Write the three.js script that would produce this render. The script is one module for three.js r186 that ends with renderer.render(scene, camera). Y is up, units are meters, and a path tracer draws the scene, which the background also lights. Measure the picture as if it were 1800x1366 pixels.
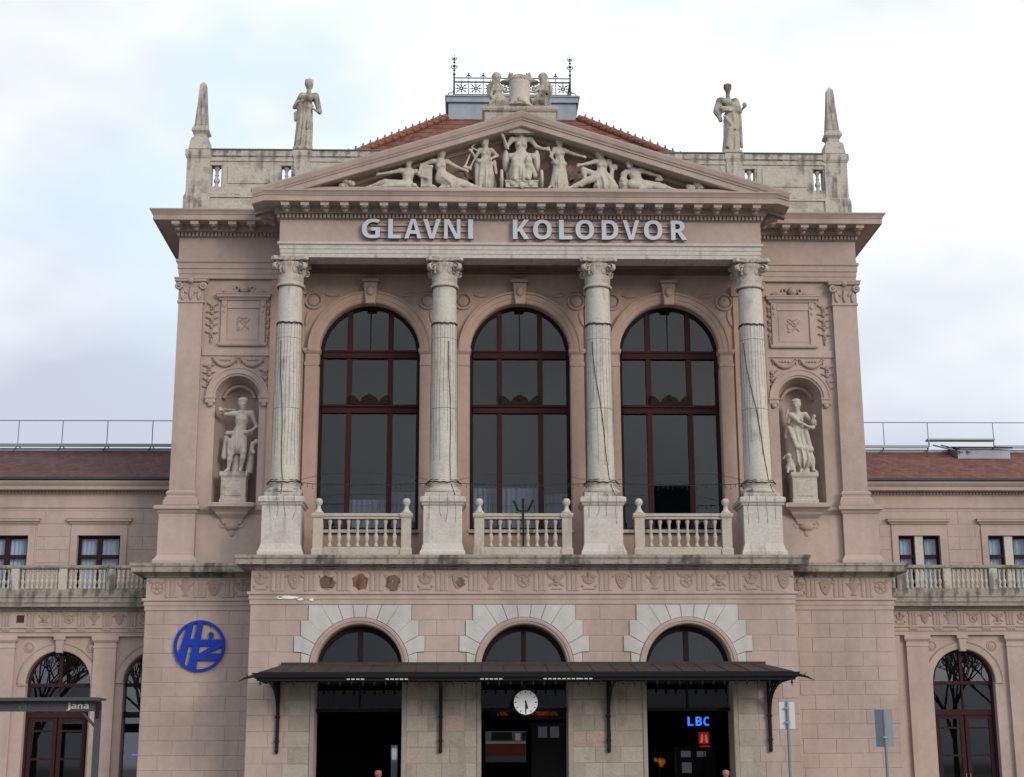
import * as THREE from 'three';
import { mergeGeometries } from 'three/addons/utils/BufferGeometryUtils.js';
import { FontLoader } from 'three/addons/loaders/FontLoader.js';
import { TextGeometry } from 'three/addons/geometries/TextGeometry.js';

// ---------------------------------------------------------------- camera, sky, sun, exposure
const rad = Math.PI / 180;
const scene = new THREE.Scene();
const camera = new THREE.PerspectiveCamera(28.38, 1800 / 1366, 0.1, 3000);
camera.position.set(-1.746, 1.6, 47);
camera.rotation.order = 'YXZ';
camera.rotation.set(13.8 * rad, -1.718 * rad, -0.24 * rad);

const renderer = new THREE.WebGLRenderer({ antialias: true });
renderer.toneMapping = THREE.LinearToneMapping;
renderer.toneMappingExposure = 1.13;
renderer.shadowMap.enabled = true;

// seeded random + value noise
function rng(seed) { let s = seed >>> 0; return () => { s = (s + 0x6D2B79F5) | 0; let t = Math.imul(s ^ (s >>> 15), 1 | s); t = (t + Math.imul(t ^ (t >>> 7), 61 | t)) ^ t; return ((t ^ (t >>> 14)) >>> 0) / 4294967296; }; }
const hash3 = (x, y, z) => { let h = (Math.imul(x, 374761393) + Math.imul(y, 668265263) + Math.imul(z, 1274126177)) | 0; h = Math.imul(h ^ (h >>> 13), 1274126177); return ((h ^ (h >>> 16)) >>> 0) / 4294967296; };
const sm = (t) => t * t * (3 - 2 * t);
function vnoise(x, y, z, p = 0) {
  const xi = Math.floor(x), yi = Math.floor(y), zi = Math.floor(z), u = sm(x - xi), v = sm(y - yi), w = sm(z - zi);
  const m = p ? (a) => ((a % p) + p) % p : (a) => a;
  const h = (a, b, c) => hash3(m(xi + a), m(yi + b), zi + c), L = (a, b, t) => a + (b - a) * t;
  return L(L(L(h(0, 0, 0), h(1, 0, 0), u), L(h(0, 1, 0), h(1, 1, 0), u), v), L(L(h(0, 0, 1), h(1, 0, 1), u), L(h(0, 1, 1), h(1, 1, 1), u), v), w);
}
function fbm(x, y, z, o = 5, p = 0) { let a = 0.5, s = 0, n = 0; for (let i = 0; i < o; i++) { s += a * vnoise(x, y, z + i * 7.3, p); n += a; a *= 0.5; x *= 2; y *= 2; z *= 2; if (p) p *= 2; } return s / n; }
const clamp = (x, a = 0, b = 1) => Math.min(b, Math.max(a, x));
const sstep = (a, b, x) => sm(clamp((x - a) / (b - a)));

const sunDir = new THREE.Vector3(0.6, 0.4, 0.7).normalize();
{
  const W = 2048, H = 1024, d = new Float32Array(W * H * 4);
  for (let j = 0; j < H; j++) {
    const el = ((j + 0.5) / H - 0.5) * Math.PI, y = Math.sin(el), c = Math.cos(el), deg = el / rad;
    for (let i = 0; i < W; i++) {
      const az = ((i + 0.5) / W - 0.5) * 2 * Math.PI, x = Math.cos(az) * c, z = Math.sin(az) * c;
      let r, g, b;
      if (deg > -6) {
        // layered cloud: thin veil with faint blue gaps high up, greyer bases low down
        const n1 = fbm(x * 4 + 9, y * 7.5 + 2, z * 4, 6), n2 = fbm(x * 9 + 31, y * 17, z * 9 + 5, 5), n3 = fbm(x * 2.2 + 3, y * 3 + 8, z * 2.2 + 1, 4);
        const s = x * sunDir.x + y * sunDir.y + z * sunDir.z;
        const lift = sstep(4, 22, deg) * 0.85 + (n1 - 0.5) * 2.1 + (n2 - 0.5) * 0.9 + 0.75 * x * sstep(9, 22, deg) + 0.25 * Math.max(0, s);
        const t = clamp(lift), blue = sstep(0.47, 0.6, n3) * sstep(10, 22, deg) * (1 - sstep(-0.05, 0.3, x)) * (1 - sstep(0.45, 0.6, n1));
        const wt = 1.0 + 0.1 * sstep(0.2, 0.9, s);
        r = 0.545 + (wt * 0.955 - 0.545) * t; g = 0.595 + (wt * 0.975 - 0.595) * t; b = 0.70 + (wt - 0.70) * t;
        r += (0.66 - r) * blue * 0.75; g += (0.82 - g) * blue * 0.75; b += (0.97 - b) * blue * 0.75;
      } else { r = 0.2; g = 0.2; b = 0.2; }
      const k = (j * W + i) * 4; d[k] = r; d[k + 1] = g; d[k + 2] = b; d[k + 3] = 1;
    }
  }
  const sky = new THREE.DataTexture(d, W, H, THREE.RGBAFormat, THREE.FloatType);
  sky.mapping = THREE.EquirectangularReflectionMapping; sky.magFilter = THREE.LinearFilter; sky.minFilter = THREE.LinearFilter; sky.needsUpdate = true;
  scene.background = sky; scene.environment = sky;
}
const sun = new THREE.DirectionalLight(0xfff4e8, 1.5);
sun.position.copy(sunDir).multiplyScalar(90); sun.target.position.set(0, 9, -4); scene.add(sun, sun.target);
sun.castShadow = true; sun.shadow.radius = 44; sun.shadow.mapSize.set(2048, 2048);
Object.assign(sun.shadow.camera, { left: -45, right: 45, top: 40, bottom: -30, near: 1, far: 220 });

// ---------------------------------------------------------------- textures and materials
function tex(size, fn, srgb = true) {
  const d = new Uint8Array(size * size * 4);
  for (let j = 0; j < size; j++) for (let i = 0; i < size; i++) {
    const c = fn(i / size, j / size), k = (j * size + i) * 4;
    if (typeof c === 'number') d[k] = d[k + 1] = d[k + 2] = clamp(c) * 255; else { d[k] = clamp(c[0]) * 255; d[k + 1] = clamp(c[1]) * 255; d[k + 2] = clamp(c[2]) * 255; }
    d[k + 3] = 255;
  }
  const t = new THREE.DataTexture(d, size, size); t.wrapS = t.wrapT = THREE.RepeatWrapping; t.magFilter = THREE.LinearFilter; t.minFilter = THREE.LinearMipmapLinearFilter; t.generateMipmaps = true;
  if (srgb) t.colorSpace = THREE.SRGBColorSpace; t.needsUpdate = true; return t;
}
const metres = (t, w, h = w) => { t.repeat.set(1 / w, 1 / h); return t; };
// painted plaster: soft blotches and a few rain runs
const plasterMap = metres(tex(512, (u, v) => { const a = fbm(u * 5, v * 5, 1, 5, 5), b = fbm(u * 24, v * 3, 4, 3, 3), c = fbm(u * 48, v * 48, 8, 2, 48); return 0.945 + (a - 0.5) * 0.22 + (b - 0.5) * 0.1 + (c - 0.5) * 0.06; }), 7.3);
const grainMap = metres(tex(512, (u, v) => 0.5 + (fbm(u * 40, v * 40, 3, 4, 40) - 0.5) * 0.8 + (fbm(u * 8, v * 8, 6, 3, 8) - 0.5) * 0.5, false), 2.1);
// weathered pale stone: grey lichen patches, soot runs with ragged edges
const stoneMap = metres(tex(1024, (u, v) => {
  const a = fbm(u * 6, v * 6, 2, 6, 6), st = fbm(u * 40, v * 4, 9, 4, 4), g = fbm(u * 14, v * 14, 5, 4, 14), f = fbm(u * 90, v * 90, 7, 2, 90);
  const dirt = sstep(0.54, 0.7, a * 0.65 + st * 0.35), blot = sstep(0.6, 0.72, g), t = 0.97 - dirt * 0.15 - blot * 0.05 + (f - 0.5) * 0.1;
  return [t * 1.0, t * (0.995 - blot * 0.005), t * (0.975 + dirt * 0.02)];
}), 4.4);
const sootMap = metres(tex(1024, (u, v) => {
  const a = fbm(u * 5, v * 5, 12, 6, 5), st = fbm(u * 44, v * 5, 19, 4, 5), g = fbm(u * 16, v * 16, 15, 4, 16), f = fbm(u * 90, v * 90, 17, 2, 90);
  const dirt = sstep(0.48, 0.68, a * 0.6 + st * 0.4), blot = sstep(0.56, 0.7, g), t = 0.96 - dirt * 0.34 - blot * 0.12 + (f - 0.5) * 0.14;
  return [t, t * 0.99, t * 0.965];
}), 3.7);
const tileBump = metres(tex(512, (u, v) => { const row = (v * 8) % 1, col = (u * 12 + (Math.floor(v * 8) % 2) * 0.5) % 1; return 0.25 + 0.6 * (1 - row) * (0.6 + 0.4 * Math.sin(col * Math.PI)) + (fbm(u * 60, v * 60, 3, 2, 60) - 0.5) * 0.15; }, false), 2.4);
const tileMap = metres(tex(512, (u, v) => { const r = Math.floor(v * 8), c = Math.floor(u * 12 + (r % 2) * 0.5) % 12, h = hash3(c, r, 5), edge = (v * 8) % 1 < 0.13 ? 0.62 : 1, n = fbm(u * 12, v * 12, 2, 4, 12); const t = (0.78 + h * 0.2 + (n - 0.5) * 0.35) * edge; return [t, t * (0.94 + h * 0.06), t * (0.92 + n * 0.1)]; }), 2.4);

const lin = (r, g, b) => new THREE.Color().setRGB(r, g, b);
const mat = (c, o = {}) => new THREE.MeshStandardMaterial(Object.assign({ color: lin(...c), roughness: 0.85 }, o));
const matte = (c, o = {}) => new THREE.MeshPhysicalMaterial(Object.assign({ color: lin(...c), roughness: 0.8, specularIntensity: 0.35 }, o));
const pinkC = [0.435, 0.338, 0.295];
const shade = (c, k, t = 0) => [c[0] * k, c[1] * k * (1 - t * 0.3), c[2] * k * (1 - t)];
const pl = { map: plasterMap, bumpMap: grainMap, bumpScale: 0.004, roughness: 0.9 };
const M = {
  pink: mat(pinkC, pl),
  blocks: [0, 1, 2, 3].map((i) => mat(shade([0.425, 0.334, 0.295], [0.985, 1, 1.012, 0.993][i], [0.015, 0, -0.01, 0.025][i]), pl)),
  joint: mat([0.30, 0.22, 0.18], pl),
  trim: mat([0.41, 0.32, 0.278], pl),
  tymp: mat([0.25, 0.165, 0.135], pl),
  relief: mat([0.385, 0.29, 0.245], pl),
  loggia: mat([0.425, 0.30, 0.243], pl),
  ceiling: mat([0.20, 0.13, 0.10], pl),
  stone: mat([0.51, 0.49, 0.46], { map: stoneMap, bumpMap: grainMap, bumpScale: 0.006 }),
  white: mat([0.49, 0.475, 0.455], { map: plasterMap, bumpMap: grainMap, bumpScale: 0.004 }),
  beige: mat([0.44, 0.39, 0.345], { map: stoneMap, bumpMap: grainMap, bumpScale: 0.005 }),
  soot: mat([0.47, 0.44, 0.405], { map: sootMap, bumpMap: grainMap, bumpScale: 0.008 }),
  slab: mat([0.31, 0.285, 0.255], { map: sootMap, bumpMap: grainMap, bumpScale: 0.008 }),
  statue: mat([0.50, 0.465, 0.42], { map: stoneMap, bumpMap: grainMap, bumpScale: 0.005 }),
  greystat: mat([0.42, 0.39, 0.34], { map: sootMap, bumpMap: grainMap, bumpScale: 0.006 }),
  pier: [0, 1, 2, 3].map((i) => mat([[0.37, 0.335, 0.29], [0.335, 0.308, 0.268], [0.40, 0.365, 0.322], [0.40, 0.325, 0.29]][i], { map: stoneMap, bumpMap: grainMap, bumpScale: 0.006 })),
  rust: mat([0.25, 0.125, 0.08], { map: sootMap, bumpMap: grainMap, bumpScale: 0.02 }),
  brick: mat([0.17, 0.105, 0.078], { map: sootMap, bumpMap: grainMap, bumpScale: 0.02 }),
  chip: mat([0.72, 0.71, 0.68], { roughness: 0.95 }),
  tile: mat([0.19, 0.07, 0.048], { map: tileMap, bumpMap: tileBump, bumpScale: 0.04 }),
  tileOld: mat([0.115, 0.048, 0.04], { map: tileMap, bumpMap: tileBump, bumpScale: 0.04 }),
  zinc: mat([0.30, 0.33, 0.38], { roughness: 0.6, metalness: 0.35, map: plasterMap }),
  copper: mat([0.11, 0.17, 0.15], { roughness: 0.7 }),
  iron: mat([0.028, 0.04, 0.042], { roughness: 0.6, metalness: 0.3 }),
  black: matte([0.016, 0.015, 0.016]),
  canopy: matte([0.06, 0.046, 0.044], { map: stoneMap }),
  wood: matte([0.016, 0.009, 0.009]),
  woodRed: matte([0.036, 0.013, 0.014]),
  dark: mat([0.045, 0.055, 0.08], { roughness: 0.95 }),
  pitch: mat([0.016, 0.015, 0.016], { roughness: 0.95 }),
  glass: new THREE.MeshPhysicalMaterial({ color: lin(0.72, 0.82, 0.95), transmission: 1, thickness: 0, roughness: 0, ior: 1.56, specularColor: lin(0.72, 0.84, 1) }),
  dimGlass: new THREE.MeshPhysicalMaterial({ color: lin(0.72, 0.8, 0.78), transmission: 1, thickness: 0, roughness: 0, ior: 1.25 }),
  curtain: new THREE.MeshPhysicalMaterial({ color: lin(0.7, 0.72, 0.72), roughness: 1, transmission: 0.25, thickness: 0, side: THREE.DoubleSide }),
  mirrorGlass: new THREE.MeshPhysicalMaterial({ color: lin(0.8, 0.84, 0.88), transmission: 1, thickness: 0, roughness: 0, ior: 2.3 }),
  sheer: new THREE.MeshPhysicalMaterial({ color: lin(0.17, 0.185, 0.2), roughness: 1, transmission: 0.3, thickness: 0, side: THREE.DoubleSide }),
  hipTile: mat([0.30, 0.115, 0.075], { map: tileMap }),
  letter: mat([0.46, 0.49, 0.545], { roughness: 0.5 }),
  letterSide: mat([0.10, 0.12, 0.13], { roughness: 0.6 }),
  blue: matte([0.010, 0.038, 0.34], { roughness: 0.6 }),
  wire: mat([0.012, 0.022, 0.018], { roughness: 0.7 }),
  steel: mat([0.22, 0.25, 0.27], { roughness: 0.5, metalness: 0.5 }),
  signGrey: mat([0.15, 0.17, 0.2], { roughness: 0.5, metalness: 0.3 }),
  signWhite: mat([0.5, 0.5, 0.49], { roughness: 0.5 }),
  ground: mat([0.19, 0.185, 0.175], { map: stoneMap, bumpMap: grainMap, bumpScale: 0.01 }),
};

// ---------------------------------------------------------------- geometry helpers
const P = (...a) => new THREE.Vector3(...a);
function soup(pos) { const g = new THREE.BufferGeometry(); g.setAttribute('position', new THREE.Float32BufferAttribute(pos, 3)); g.computeVertexNormals(); return g; }
function tidy(g) {
  let h = g.index ? g.toNonIndexed() : g;
  if (!h.attributes.normal) h.computeVertexNormals();
  const o = new THREE.BufferGeometry(); o.setAttribute('position', h.attributes.position); o.setAttribute('normal', h.attributes.normal); return o;
}
function metricUV(g, ox = 0, oy = 0) {            // box-projected texture coordinates in metres
  const p = g.attributes.position.array, n = p.length / 9, uv = new Float32Array(n * 6);
  for (let t = 0; t < n; t++) {
    const k = t * 9, ax = p[k + 3] - p[k], ay = p[k + 4] - p[k + 1], az = p[k + 5] - p[k + 2], bx = p[k + 6] - p[k], by = p[k + 7] - p[k + 1], bz = p[k + 8] - p[k + 2];
    const nx = Math.abs(ay * bz - az * by), ny = Math.abs(az * bx - ax * bz), nz = Math.abs(ax * by - ay * bx);
    for (let v = 0; v < 3; v++) { const q = k + v * 3; let a, b; if (nz >= nx && nz >= ny) { a = p[q]; b = p[q + 1]; } else if (nx >= ny) { a = p[q + 2] + 3.7; b = p[q + 1]; } else { a = p[q]; b = p[q + 2] + 1.9; } uv[t * 6 + v * 2] = a + ox; uv[t * 6 + v * 2 + 1] = b + oy; }
  }
  g.setAttribute('uv', new THREE.BufferAttribute(uv, 2)); return g;
}
function join(geos, ox = 0, oy = 0) { const a = (Array.isArray(geos) ? geos : [geos]).map(tidy); return metricUV(a.length > 1 ? mergeGeometries(a) : a[0], ox, oy); }
const taken = {};
const numbered = (n) => { const k = taken[n] = (taken[n] ?? -1) + 1; return k ? `${n}_${String(k).padStart(3, '0')}` : n; };
function part(parent, name, geos, m, label) { const o = new THREE.Mesh(join(geos), m); o.name = name; parent.add(o); if (label) o.userData.label = label; return o; }
function grp(parent, name, label) { const o = new THREE.Group(); o.name = name; parent.add(o); if (label) o.userData.label = label; return o; }
function thing(name, label, category, pos = [0, 0, 0], group) { const o = new THREE.Group(); o.name = numbered(name); o.position.set(...pos); o.userData = { label, category }; if (group) o.userData.group = group; scene.add(o); return o; }
function solo(name, geos, m, label, category, pos = [0, 0, 0], group) { const o = new THREE.Mesh(join(geos, pos[0] * 1.7, pos[2]), m); o.name = numbered(name); o.position.set(...pos); o.userData = { label, category }; if (group) o.userData.group = group; scene.add(o); return o; }
function box(x0, x1, y0, y1, z0, z1) { const g = new THREE.BoxGeometry(Math.abs(x1 - x0), Math.abs(y1 - y0), Math.abs(z1 - z0)); g.translate((x0 + x1) / 2, (y0 + y1) / 2, (z0 + z1) / 2); return g; }
const cbox = (cx, cy, cz, w, h, d) => box(cx - w / 2, cx + w / 2, cy - h / 2, cy + h / 2, cz - d / 2, cz + d / 2);
function block(x0, x1, y0, y1, z0, z1, b = 0.012) {  // facing stone with chamfered front arrises
  const A = [[x0, y0, z0], [x1, y0, z0], [x1, y1, z0], [x0, y1, z0]], B = A.map(([x, y]) => [x, y, z1 - b]), C = [[x0 + b, y0 + b, z1], [x1 - b, y0 + b, z1], [x1 - b, y1 - b, z1], [x0 + b, y1 - b, z1]], q = [];
  const quad = (a, b2, c, d) => q.push(...a, ...b2, ...c, ...a, ...c, ...d);
  quad(...C); for (let i = 0; i < 4; i++) { const j = (i + 1) % 4; quad(B[i], B[j], C[j], C[i]); quad(A[i], A[j], B[j], B[i]); }
  return soup(q);
}
// moulding: profile [out, y] carried along a plan path [x, z]; outward is to the left of travel seen from below (front faces +z when x grows)
function sweep(path, prof, closed = false) {
  const n = path.length, rows = [], q = [];
  for (let i = 0; i < n; i++) {
    const a = path[(i - 1 + n) % n], b = path[i], c = path[(i + 1) % n];
    const dir = (p1, p2) => { const dx = p2[0] - p1[0], dz = p2[1] - p1[1], l = Math.hypot(dx, dz); return [dx / l, dz / l]; };
    const d1 = (!closed && i === 0) ? dir(b, c) : dir(a, b), d2 = (!closed && i === n - 1) ? d1 : dir(b, c);
    const n1 = [-d1[1], d1[0]], n2 = [-d2[1], d2[0]], k = 1 + n1[0] * n2[0] + n1[1] * n2[1], m = [(n1[0] + n2[0]) / k, (n1[1] + n2[1]) / k];
    rows.push(prof.map(([o, y]) => [b[0] + m[0] * o, y, b[1] + m[1] * o]));
  }
  const last = closed ? n : n - 1;
  for (let i = 0; i < last; i++) { const r = rows[i], s = rows[(i + 1) % n]; for (let j = 0; j < prof.length - 1; j++) q.push(...r[j], ...s[j], ...s[j + 1], ...r[j], ...s[j + 1], ...r[j + 1]); }
  if (!closed) for (const [r, f] of [[rows[0], 1], [rows[n - 1], 0]]) { const cs = THREE.ShapeUtils.triangulateShape(prof.map(([o, y]) => new THREE.Vector2(o, y)), []); for (const t of cs) { const tt = f ? t : [t[0], t[2], t[1]]; for (const k of tt) q.push(...r[k]); } }
  return soup(q);
}
const rectPath = (x0, x1, z0, z1) => [[x0, z0], [x0, z1], [x1, z1], [x1, z0]];
const lid = (x0, x1, z0, z1, y) => soup([x0, y, z1, x1, y, z1, x1, y, z0, x0, y, z1, x1, y, z0, x0, y, z0]);
// a moulded block: profile of half-width offsets round a rectangle, closed on top
function mblock(x0, x1, z0, z1, prof) { const t = prof[prof.length - 1], b = prof[0]; return [sweep(rectPath(x0, x1, z0, z1), prof, true), lid(x0 - t[0], x1 + t[0], z0 - t[0], z1 + t[0], t[1]), lid(x0 - b[0], x1 + b[0], z0 - b[0], z1 + b[0], b[1])]; }
// arch moulding: profile [radius offset, z]
function archSweep(cx, cy, r, prof, a0 = 0, a1 = Math.PI, n = 36, close = true) {
  const rows = [], q = []; for (let i = 0; i <= n; i++) { const a = a0 + (a1 - a0) * i / n, c = Math.cos(a), s = Math.sin(a); rows.push(prof.map(([o, z]) => [cx + (r + o) * c, cy + (r + o) * s, z])); }
  for (let i = 0; i < n; i++) for (let j = 0; j < prof.length - 1; j++) { const A = rows[i][j], B = rows[i + 1][j], C = rows[i + 1][j + 1], D = rows[i][j + 1]; q.push(...A, ...D, ...C, ...A, ...C, ...B); }
  if (close) for (const r2 of [rows[0], rows[n]]) for (let j = 1; j < prof.length - 1; j++) q.push(...r2[0], ...r2[j], ...r2[j + 1]);
  return soup(q);
}
const lathe = (pts, seg = 20, x = 0, y = 0, z = 0) => { const g = new THREE.LatheGeometry(pts.map(([r, h]) => new THREE.Vector2(r, h)), seg); g.translate(x, y, z); return g; };
const tube = (pts, r, seg = 24, rs = 6, closed = false) => new THREE.TubeGeometry(new THREE.CatmullRomCurve3(pts.map((p) => p.isVector3 ? p : P(...p)), closed, 'centripetal'), seg, r, rs, closed);
function rod(a, b, r0, r1 = r0, seg = 8) { const A = P(...a), B = P(...b), d = B.clone().sub(A), g = new THREE.CylinderGeometry(r1, r0, d.length(), seg); g.translate(0, d.length() / 2, 0); g.applyQuaternion(new THREE.Quaternion().setFromUnitVectors(P(0, 1, 0), d.normalize())); g.translate(...a); return g; }
const ball = (x, y, z, rx, ry = rx, rz = rx, ws = 12, hs = 8) => { const g = new THREE.SphereGeometry(1, ws, hs); g.scale(rx, ry, rz); g.translate(x, y, z); return g; };
function shapeOf(pts) { const s = new THREE.Shape(); pts.forEach(([x, y], i) => i ? s.lineTo(x, y) : s.moveTo(x, y)); s.closePath(); return s; }
function ext(shape, z0, z1, bevel = 0, curve = 24) { const s = Array.isArray(shape) ? shapeOf(shape) : shape; const g = new THREE.ExtrudeGeometry(s, { depth: z1 - z0 - bevel, bevelEnabled: bevel > 0, bevelThickness: bevel, bevelSize: bevel, bevelOffset: -bevel, bevelSegments: 1, curveSegments: curve, steps: 1 }); g.translate(0, 0, z0); return g; }
function archPath(cx, y0, spring, r, cls = THREE.Path) { const s = new cls(); s.moveTo(cx - r, y0); s.lineTo(cx - r, spring); s.absarc(cx, spring, r, Math.PI, 0, true); s.lineTo(cx + r, y0); s.closePath(); return s; }
const rectHole = (x0, x1, y0, y1) => { const s = new THREE.Path(); s.moveTo(x0, y0); s.lineTo(x0, y1); s.lineTo(x1, y1); s.lineTo(x1, y0); s.closePath(); return s; };
const mirrorX = (g) => { const h = tidy(g).clone(), p = h.attributes.position.array, nn = h.attributes.normal.array; for (let i = 0; i < p.length; i += 3) { p[i] *= -1; nn[i] *= -1; } for (let t = 0; t < p.length; t += 9) for (const a of [p, nn]) for (let k = 0; k < 3; k++) { const q = a[t + 3 + k]; a[t + 3 + k] = a[t + 6 + k]; a[t + 6 + k] = q; } return h; };
const at = (g, x, y, z, ry = 0) => { const h = g.clone(); if (ry) h.rotateY(ry); h.translate(x, y, z); return h; };
const both = (f) => { f(-1); f(1); };

// ---------------------------------------------------------------- sculpture: distance fields of tapered limbs, meshed by surface nets
class Clay {
  constructor() { this.q = []; }
  cap(a, b, ra, rb = ra, k = 0.05, fz = 1) { this.q.push({ t: 0, a, b, ra, rb, k, fz }); return this; }
  ell(c, r, k = 0.05, cut = false) { this.q.push({ t: 1, c, r, k, cut }); return this; }
  skirt(a, b, ra, rb, n, amp, k = 0.06, fz = 0.85, seed = 1) { this.q.push({ t: 2, a, b, ra, rb, n, amp, k, fz, seed }); return this; }
  blk(c, h, r, k = 0.02) { this.q.push({ t: 3, c, h, r, k }); return this; }
  dist(x, y, z) {
    let d = 1e3;
    for (const o of this.q) {
      let e;
      if (o.t === 1) { const px = x - o.c[0], py = y - o.c[1], pz = z - o.c[2], k0 = Math.hypot(px / o.r[0], py / o.r[1], pz / o.r[2]), k1 = Math.hypot(px / (o.r[0] * o.r[0]), py / (o.r[1] * o.r[1]), pz / (o.r[2] * o.r[2])); e = k1 > 1e-6 ? k0 * (k0 - 1) / k1 : -Math.min(...o.r); }
      else if (o.t === 3) { const qx = Math.abs(x - o.c[0]) - o.h[0], qy = Math.abs(y - o.c[1]) - o.h[1], qz = Math.abs(z - o.c[2]) - o.h[2]; e = Math.hypot(Math.max(qx, 0), Math.max(qy, 0), Math.max(qz, 0)) + Math.min(Math.max(qx, qy, qz), 0) - o.r; }
      else {
        const bx = o.b[0] - o.a[0], by = o.b[1] - o.a[1], bz = o.b[2] - o.a[2], px = x - o.a[0], py = y - o.a[1], pz = z - o.a[2];
        const h = clamp((px * bx + py * by + pz * bz) / (bx * bx + by * by + bz * bz)), ex = px - bx * h, ey = py - by * h, ez = (pz - bz * h) / o.fz;
        let r = o.ra + (o.rb - o.ra) * h;
        if (o.t === 2) { const th = Math.atan2(ex, ez); r += o.amp * (0.25 + h) * (Math.sin(o.n * th + 1.6 * Math.sin(y * 2.3 + o.seed) + o.seed) + 0.5 * Math.sin((o.n * 2 + 1) * th - y * 2 + o.seed * 3)) * 1.05; }
        e = (Math.hypot(ex, ey, ez) - r) * Math.min(1, o.fz);
      }
      if (o.cut) { const k = o.k, f = -e, hh = Math.max(k - Math.abs(d - f), 0) / k; d = Math.max(d, f) + hh * hh * k * 0.25; }
      else { const k = o.k, hh = Math.max(k - Math.abs(d - e), 0) / k; d = Math.min(d, e) - hh * hh * k * 0.25; }
    }
    return d;
  }
  mesh(cell) {
    const lo = [1e9, 1e9, 1e9], hi = [-1e9, -1e9, -1e9];
    for (const o of this.q) { if (o.cut) continue; const pts = o.t === 1 ? [[o.c, Math.max(...o.r)]] : o.t === 3 ? [[o.c, Math.hypot(...o.h) + o.r]] : [[o.a, o.ra + (o.amp || 0) * 1.5], [o.b, o.rb + (o.amp || 0) * 1.5]]; for (const [c, r] of pts) for (let i = 0; i < 3; i++) { lo[i] = Math.min(lo[i], c[i] - r - cell * 3); hi[i] = Math.max(hi[i], c[i] + r + cell * 3); } }
    lo[1] = Math.max(lo[1], -cell * 3);
    const N = [0, 1, 2].map((i) => Math.ceil((hi[i] - lo[i]) / cell) + 1), [nx, ny, nz] = N, f = new Float32Array(nx * ny * nz).fill(1), id = (i, j, k) => i + nx * (j + ny * k), B = 6;
    for (let K = 0; K < nz; K += B) for (let J = 0; J < ny; J += B) for (let I = 0; I < nx; I += B) {
      const c = this.dist(lo[0] + (I + B / 2) * cell, lo[1] + (J + B / 2) * cell, lo[2] + (K + B / 2) * cell), far = Math.abs(c) > cell * B * 1.9;
      for (let k = K; k < Math.min(K + B, nz); k++) for (let j = J; j < Math.min(J + B, ny); j++) for (let i = I; i < Math.min(I + B, nx); i++) { const y = lo[1] + j * cell; let v = far ? c : this.dist(lo[0] + i * cell, y, lo[2] + k * cell); v = Math.max(v, -y); f[id(i, j, k)] = v || 1e-6; }
    }
    const vi = new Int32Array(nx * ny * nz).fill(-1), pos = [], idx = [];
    const E = [[0, 1], [2, 3], [4, 5], [6, 7], [0, 2], [1, 3], [4, 6], [5, 7], [0, 4], [1, 5], [2, 6], [3, 7]];
    for (let k = 0; k < nz - 1; k++) for (let j = 0; j < ny - 1; j++) for (let i = 0; i < nx - 1; i++) {
      const v = []; let m = 0; for (let c = 0; c < 8; c++) { v[c] = f[id(i + (c & 1), j + ((c >> 1) & 1), k + (c >> 2))]; if (v[c] < 0) m |= 1 << c; }
      if (m === 0 || m === 255) continue;
      let s = [0, 0, 0], n = 0; for (const [a, b] of E) if ((v[a] < 0) !== (v[b] < 0)) { const t = v[a] / (v[a] - v[b]); for (let q = 0; q < 3; q++) { const ca = (a >> q) & 1, cb = (b >> q) & 1; s[q] += ca + (cb - ca) * t; } n++; }
      vi[id(i, j, k)] = pos.length / 3; pos.push(lo[0] + (i + s[0] / n) * cell, lo[1] + (j + s[1] / n) * cell, lo[2] + (k + s[2] / n) * cell);
    }
    const quad = (a, b, c, d, flip) => { if (a < 0 || b < 0 || c < 0 || d < 0) return; flip ? idx.push(a, c, b, a, d, c) : idx.push(a, b, c, a, c, d); };
    for (let k = 1; k < nz - 1; k++) for (let j = 1; j < ny - 1; j++) for (let i = 1; i < nx - 1; i++) {
      const a = f[id(i, j, k)] < 0;
      if (a !== (f[id(i + 1, j, k)] < 0)) quad(vi[id(i, j - 1, k - 1)], vi[id(i, j, k - 1)], vi[id(i, j, k)], vi[id(i, j - 1, k)], !a);
      if (a !== (f[id(i, j + 1, k)] < 0)) quad(vi[id(i - 1, j, k - 1)], vi[id(i - 1, j, k)], vi[id(i, j, k)], vi[id(i, j, k - 1)], !a);
      if (a !== (f[id(i, j, k + 1)] < 0)) quad(vi[id(i - 1, j - 1, k)], vi[id(i, j - 1, k)], vi[id(i, j, k)], vi[id(i - 1, j, k)], !a);
    }
    const g = new THREE.BufferGeometry(); g.setAttribute('position', new THREE.Float32BufferAttribute(pos, 3)); g.setIndex(idx); g.computeVertexNormals(); return g;
  }
}
const add3 = (a, b, k = 1) => [a[0] + b[0] * k, a[1] + b[1] * k, a[2] + b[2] * k], mid = (a, b, t = 0.5) => a.map((v, i) => v + (b[i] - v) * t), unit = (a) => { const l = Math.hypot(...a) || 1; return a.map((v) => v / l); }, cross = (a, b) => [a[1] * b[2] - a[2] * b[1], a[2] * b[0] - a[0] * b[2], a[0] * b[1] - a[1] * b[0]];
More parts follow.
